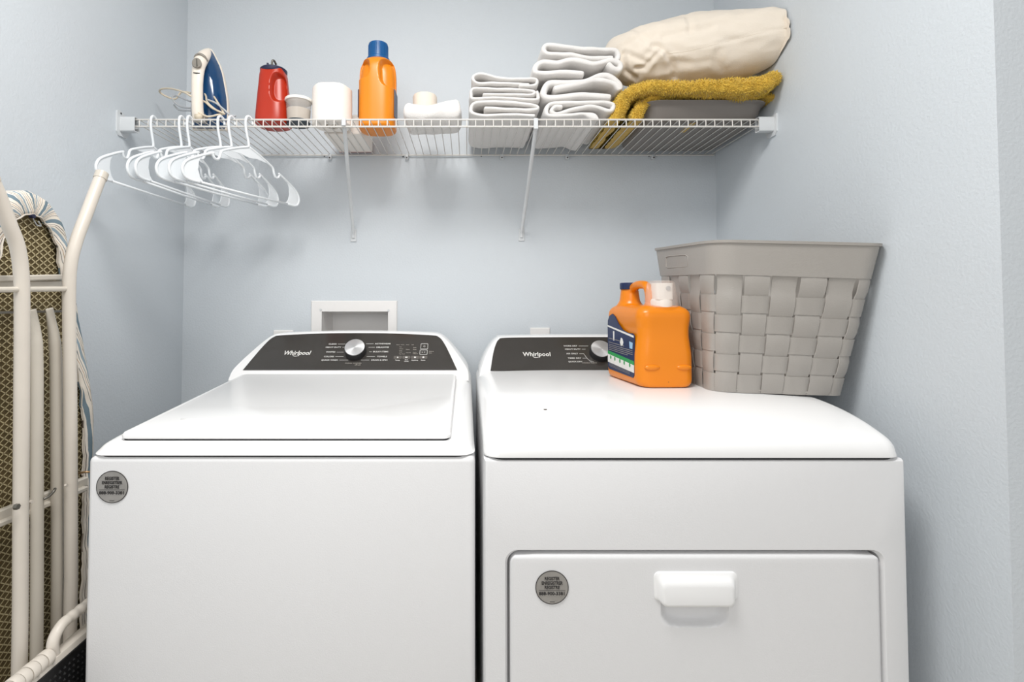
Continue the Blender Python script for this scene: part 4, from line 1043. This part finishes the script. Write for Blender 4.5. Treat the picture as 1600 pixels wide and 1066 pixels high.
for k, (s0, s1, z0) in enumerate([(.10, .172, .0975+.004), (.034, .172, .086), (.034, .172, .0815), (.034, .172, .077), (.06, .172, .0725), (.08, .172, .0915)]):
    bm.faces.new([bm.verts.new(JL(a, b, .0009)) for a, b in ((s0, z0-(.172-s0)*.04), (s1, z0), (s1, z0+.0012), (s0, z0+.0012-(.172-s0)*.04))])
for k in range(3):
    z0 = .0245+.0032*k; bm.faces.new([bm.verts.new(JL(a, b, .0009)) for a, b in ((.05, z0), (.17, z0+.006), (.17, z0+.0068), (.05, z0+.0008))])
obj('small_print', bm, 'print2', lb)
bm = B()
for s_ in (.05, .08, .105, .135, .16):
    c_ = JL(s_, .0445+(s_-.03)*.07, .0008); bm.faces.new([bm.verts.new(c_+ax*.0042*math.cos(t)+Vector((0, 0, .0055*math.sin(t)))) for t in [2*PI*k/8 for k in range(8)]])
obj('label_icons', bm, 'green', lb)
bm = B(); c_ = J(0.0, -.0003, .013); cyl(bm, c_, c_-ax*.0006, .0008, n=8); obj('moulding_pip', bm, 'ink', body)

# ------------------------------------------------------------ ironing board leaning on the left wall
ib = thing('ironing_board', 'folded ironing board with striped cover and cream metal legs, standing by the left wall', 'ironing board', W(-.86, .98, 0))
XB = -.846
ap = PX(50, 298, XB); ACy, ATz = ap.y, ap.z
hwt = smooth_tab([(0, .0), (.006, .028), (.02, .052), (.045, .075), (.09, .093), (.18, .112), (.32, .148), (.45, .176), (.6, .184), (1.0, .186), (1.20, .180), (1.30, .155), (1.345, .11), (1.36, .0)])
BL = 1.36
ss = [0, .003, .008, .016, .028, .045, .07, .10]+[.13+.04*k for k in range(28)]+[1.25, 1.29, 1.32, 1.345, 1.36]
def outline_pts(ins=0):
    r = []
    for s_ in ss: r.append((max(0.0, interp(hwt, s_)), ATz-s_))
    R_ = [(ACy+a, b) for a, b in r]; L_ = [(ACy-a, b) for a, b in r]
    return resample(R_ + L_[::-1][1:-1], 260)
op = outline_pts()
def offset_in(pts, dist, maxs=1):
    n = len(pts); out = []
    for i, p in enumerate(pts):
        t = (pts[(i+1) % n]-pts[i-1]).normalized(); nn = Vector((t.y, -t.x)); 
        out.append(p+nn*dist)
    return out
cen = Vector((ACy, ATz-.68))
t_ = offset_in(op, .01); sgn = 1 if (t_[30]-cen).length < (op[30]-cen).length else -1
def hemw(p):   # hem is deeper round the nose
    s_ = ATz-p.y
    return .034 if s_ > .10 else .034+.012*(1-s_/.10)
bm = B(); rows = []; lats = []
Nn = len(op)
for f, dep in ((-1, -.045), (-.35, -.048), (0, -.042), (0, -.025), (0, -.008), (.12, .002), (.35, .006), (.6, .006), (.85, .005), (1.0, .003), (1.0, -.001)):
    row = []
    for i, p in enumerate(op):
        t = (op[(i+1) % Nn]-op[i-1]).normalized(); nn = Vector((t.y, -t.x))*sgn
        s_ = ATz-p.y; q = p
        if f > 0: q = p+nn*hemw(p)*f
        if f < 0:
            q = p+nn*.012*(-f)
        gather = (1.0 if s_ < .25 else .45)*max(0, f)
        wob = .0028*gather*math.sin(i*2.1+2*math.sin(i*.7))+.003*noise.noise(Vector((p.x*25, p.y*25, f*2)))
        row.append(bm.verts.new((XB+dep+wob, q.x, q.y)))
        wl = hemw(p)*f*1.0+max(0, -dep)*0+.03
        lats.append((p.x-ACy) + (-nn.x)*(wl) + .0025*noise.noise(Vector((q.x*30, q.y*14, 0))) + .5)
    rows.append(row)
# never overlap inside the nose: pull hem points across the centre line back
for row in rows:
    for i, v in enumerate(row):
        side = op[i].x-ACy
        if side*(v.co.y-ACy) < 0: v.co.y = ACy+side*.05
        if v.co.z > ATz: v.co.z = ATz
for a, b in zip(rows, rows[1:]):
    for i in range(Nn): j = (i+1) % Nn; bm.faces.new((a[i], a[j], b[j], b[i]))
bm.faces.new(rows[0])
bm.verts.index_update()
me = bpy.data.meshes.new('cover'); bm.to_mesh(me); bm.free()
at = me.attributes.new('lat', 'FLOAT', 'POINT')
for i, l in enumerate(lats): at.data[i].value = l
obj('cover', me, 'stripe', ib, 180)
bm = B(); hem = []
for i, p in enumerate(op):
    v = me.vertices[9*Nn+i].co; hem.append(Vector((v.x+.001, v.y, v.z)))
tube(bm, hem, .0016, 6, closed=True); obj('hem_binding', bm, 'cream', ib, 180)
bm = B(); ip = offset_in(op, .010*sgn); loft(bm, [[(XB-.012, p.x, p.y) for p in ip], [(XB-.009, p.x, p.y) for p in ip]]); obj('board_top', bm, 'fibre', ib)
# expanded metal lattice
vs, fs = [], []
dy, dz_ = .0195, .0138
def clipin(y, z):
    s_ = ATz-z
    if s_ < .05 or s_ > 1.33: return False
    return abs(y-ACy) < interp(hwt, s_)-.022
y0_, y1_ = ACy-.18, ACy+.18
nz_ = int(1.36/dz_)
for i in range(nz_*1):
    for j in range(-12, 12):
        ya = ACy+j*dy+(dy/2 if i % 2 else 0); za = ATz-i*dz_/2*1.0*2*.5
        for sg in (-1, 1):
            yb, zb_ = ya+sg*dy/2, za-dz_/2
            if za < ATz-1.30*1.0: continue
            if not (clipin(ya, za) and clipin(yb, zb_)): continue
            n_ = Vector((zb_-za, -(yb-ya))).normalized()*.0010
            k = len(vs)
            for X in (XB-.0085, XB-.0065):
                vs += [(X, ya-n_.x*1, za-n_.y), (X, ya+n_.x, za+n_.y), (X, yb+n_.x, zb_+n_.y), (X, yb-n_.x, zb_-n_.y)]
            fs += [(k+4, k+5, k+6, k+7), (k, k+1, k+5, k+4), (k+2, k+3, k+7, k+6)]
# rows run the whole board: i counts half cells
for i in range(nz_, 2*nz_):
    for j in range(-12, 12):
        ya = ACy+j*dy+(dy/2 if i % 2 else 0); za = ATz-i*dz_/2
        for sg in (-1, 1):
            yb, zb_ = ya+sg*dy/2, za-dz_/2
            if not (clipin(ya, za) and clipin(yb, zb_)): continue
            n_ = Vector((zb_-za, -(yb-ya))).normalized()*.0010; k = len(vs)
            for X in (XB-.0085, XB-.0065):
                vs += [(X, ya-n_.x, za-n_.y), (X, ya+n_.x, za+n_.y), (X, yb+n_.x, zb_+n_.y), (X, yb-n_.x, zb_-n_.y)]
            fs += [(k+4, k+5, k+6, k+7), (k, k+1, k+5, k+4), (k+2, k+3, k+7, k+6)]
me = bpy.data.meshes.new('lattice'); me.from_pydata(vs, [], fs); obj('lattice', me, 'lattice', ib, kind='stuff')
def legtube(name, pts, X, r, m_='cream', flat=None, zend=None):
    q = [PX(a, b, X) for a, b in pts]
    if zend is not None: q.append(Vector((X, q[-1].y-.002, zend)))
    q2 = catmull(q, 8); bm = B()
    tube(bm, q2, r, 16); return obj(name, bm, m_, ib, 180)
XT = -.772; RT = .0113
l1 = legtube('leg', [(-16, 275), (0, 312), (14, 350), (27, 385), (33, 425), (34.5, 480), (34, 600), (32.5, 800), (30, 1060)], XT, RT, zend=.10)
l2 = legtube('leg', [(159, 272), (147, 303), (133, 340), (120, 375), (111, 410), (108, 450), (108.5, 520), (110, 650), (111, 850), (110, 960)], XT, RT, zend=.10)
for px, py, s_ in ((159, 272, 1), (-16, 275, -1)):
    a = PX(px, py, XT); b = PX(px-s_*3, py+8, XT); bm = B(); tube(bm, [b, a+(a-b)*.2], RT*1.10, 16); obj('leg_cap', bm, 'cream_m', l2 if s_ == 1 else l1, 40)
XT2 = -.800
for pts in ([(50, 484), (52.5, 500), (55.5, 525), (57, 560), (57.5, 640), (57, 1020)], [(77, 482), (80, 500), (84, 525), (87, 560), (88, 640), (89, 960)]):
    q = [PX(a, b, XT2) for a, b in pts]; q.append(Vector((XT2, q[-1].y, .12))); c = catmull(q, 6); bm = B(); rings = []
    for i, p in enumerate(c):
        f = min(1, i/14); t = (c[min(i+1, len(c)-1)]-c[max(i-1, 0)]).normalized(); u = Vector((0, 1, 0)); u = (u-t*u.dot(t)).normalized(); v = t.cross(u)
        a_ = .0075+.0030*f; b_ = .003+.0070*f
        if f < 1: a_ = .0085+.0015*(1-abs(f-.5)*2)*0+.0015*f
        rings.append([p+u*a_*math.cos(2*PI*k/14)+v*b_*math.sin(2*PI*k/14) for k in range(14)])
    loft(bm, rings); obj('inner_leg', bm, 'cream_m', ib, 180)
def bar(name, a, b, X, hz, hx, m_='cream_m', par=None, lbl=None):
    A, Bq = PX(*a, X), PX(*b, X); bm = B(); dv = (Bq-A).normalized(); up = Vector((0, 0, 1)); up = (up-dv*up.dot(dv)).normalized()
    loft(bm, [[p+up*s1*hz+Vector((1, 0, 0))*s2*hx for s1, s2 in ((1, 1), (1, -1), (-1, -1), (-1, 1))] for p in (A, Bq)])
    bmesh.ops.bevel(bm, geom=list(bm.edges), offset=min(hz, hx)*.4, segments=1, affect='EDGES')
    return obj(name, bm, m_, par or ib, label=lbl)
bm = B(); a = PX(-14, 453, XT); b = PX(108, 451.5, XT); cyl(bm, a, b, .0048, n=12); obj('cross_rod', bm, 'cream_m', ib, 60)
bar('cross_channel', (-18, 436), (101, 433), -.815, .0055, .006)
bar('cross_channel', (-18, 448), (102, 446), -.822, .010, .006)
bm = B(); cyl(bm, PX(-14, 489, -.803), PX(98, 486.5, -.803), .0024, n=8); obj('pivot_rod', bm, 'steel', ib, 60)
bar('cross_channel', (-20, 827), (134, 763), -.812, .0045, .006)
bar('cross_channel', (-20, 813), (134, 752), -.822, .010, .006)
p = PX(26, 792, XT+RT); bm = B(); cyl(bm, p-Vector((.003, 0, 0)), p+Vector((.003, 0, 0)), .005, n=6); obj('bolt', bm, 'steel', l1)
bm = B(); tube(bm, catmull([PX(68, 780, -.790), PX(76, 776, -.785), PX(84, 768, -.780), PX(86, 764, -.783)], 5), .0026, 8); obj('latch_hook', bm, 'steel', ib, 180)
bm = B(); tube(bm, [PX(122, 740, -.79), PX(132, 738, -.775), PX(144, 737.5, -.765)], .0022, 8); obj('brass_hook', bm, 'brass', ib, 180, label='thin brass hook')
for (a, b) in ((47, 784.5), (101.5, 759)):
    p = PX(a, b, XT+.004); bm = B(); cyl(bm, p, p+Vector((.004, 0, 0)), .003, n=8); obj('rivet', bm, 'cream', ib)
p = PX(52, 338, XB+.008); bm = B(); cyl(bm, p-Vector((.006, 0, 0)), p+Vector((.002, 0, 0)), .004, n=10); obj('cord_lock', bm, 'dnavy', ib)
bm = B(); tube(bm, catmull([PX(50, 338, XB+.006), PX(54, 346, XB+.004), PX(58, 352, XB+.003), PX(64, 353, XB+.003), PX(60, 346, XB+.005)], 5), .0012, 6); obj('draw_cord', bm, 'cordgrey', ib, 180)

# ------------------------------------------------------------ folded step stool
XS = -.715
stl = thing('folding_step_stool', 'folded cream plastic step stool with black grip top, between washer and ironing board', 'step stool', W(-.73, .98, 0))
e0, e1 = PX(50, 1066, XS), PX(132, 985, XS); ez = (e0.z+e1.z)/2
yF, yB = PX(10, 1066, XS).y, 1.17-D
bm = B(); box(bm, XS-.022, XS, yF, yB, .01, ez, .004); fr_ = obj('frame', bm, 'stool', stl, 40)
bm = B(); box(bm, XS-.001, XS+.003, yF+.022, yB-.022, .05, ez-.012, .001); pad = obj('grip_panel', bm, 'grip', stl)
vs, fs = [], []
y = yF+.03
while y < yB-.03:
    z = .25
    while z < ez-.018:
        k = len(vs); r = .0035
        vs += [(XS+.003, y-r, z), (XS+.003, y, z-r), (XS+.003, y+r, z), (XS+.003, y, z+r), (XS+.0055, y, z)]
        fs += [(k, k+1, k+4), (k+1, k+2, k+4), (k+2, k+3, k+4), (k+3, k, k+4)]; z += .0105
    y += .0105
me = bpy.data.meshes.new('studs'); me.from_pydata(vs, [], fs); obj('grip_studs', me, 'grip', pad, kind='stuff')
# hinge barrels on the top edge
ya, yb = PX(2, 1066, XS-.011).y, PX(76, 1030, XS-.011).y
seg = 6; zc_ = ez+.004
for k in range(seg):
    a = ya+(yb-ya)*k/seg; b = ya+(yb-ya)*(k+1)/seg-.0012; bm = B(); R_ = .0145 if k % 2 else .0140
    tube(bm, [(XS-.011, a, zc_), (XS-.011, a+.001, zc_), (XS-.011, b-.002, zc_), (XS-.011, b, zc_)], [R_*.97, R_, R_, R_*.96], 20); hb_ = obj('hinge_barrel', bm, 'stool', stl, 50)
    if k in (2, 3, 5):
        bm = B(); c_ = Vector((XS-.011+R_*.80, (a+b)/2+.004, zc_-R_*.62)); cyl(bm, c_, c_+Vector((.0012, 0, -.0008)), .0024, n=3); obj('arrow_mark', bm, 'irongrey', hb_)
# handle with finger grips
h0 = PX(84, 1030, XS-.011); y_0 = yb+.010; y_1 = y_0+.20
pts = [(y_0+.002, ez-.004), (y_0-.002, ez+.018), (y_0+.004, ez+.032), (y_0+.018, ez+.041)]
n0 = len(pts); rads = [.0085]*len(pts)
for k in range(1, 17):
    pts.append((y_0+.018+(y_1-y_0-.036)*k/16, ez+.042)); 
pts += [(y_1-.004, ez+.033), (y_1+.002, ez+.018), (y_1-.002, ez-.004)]
c = catmull([Vector((XS-.011, a, b)) for a, b in pts], 5)
rad = [.0095+.0006*(math.sin((p.y-y_0)*2*PI/.019) if y_0+.025 < p.y < y_1-.025 else 0) for p in c]
bm = B(); tube(bm, c, rad, 12); obj('handle', bm, 'stool', stl, 180)
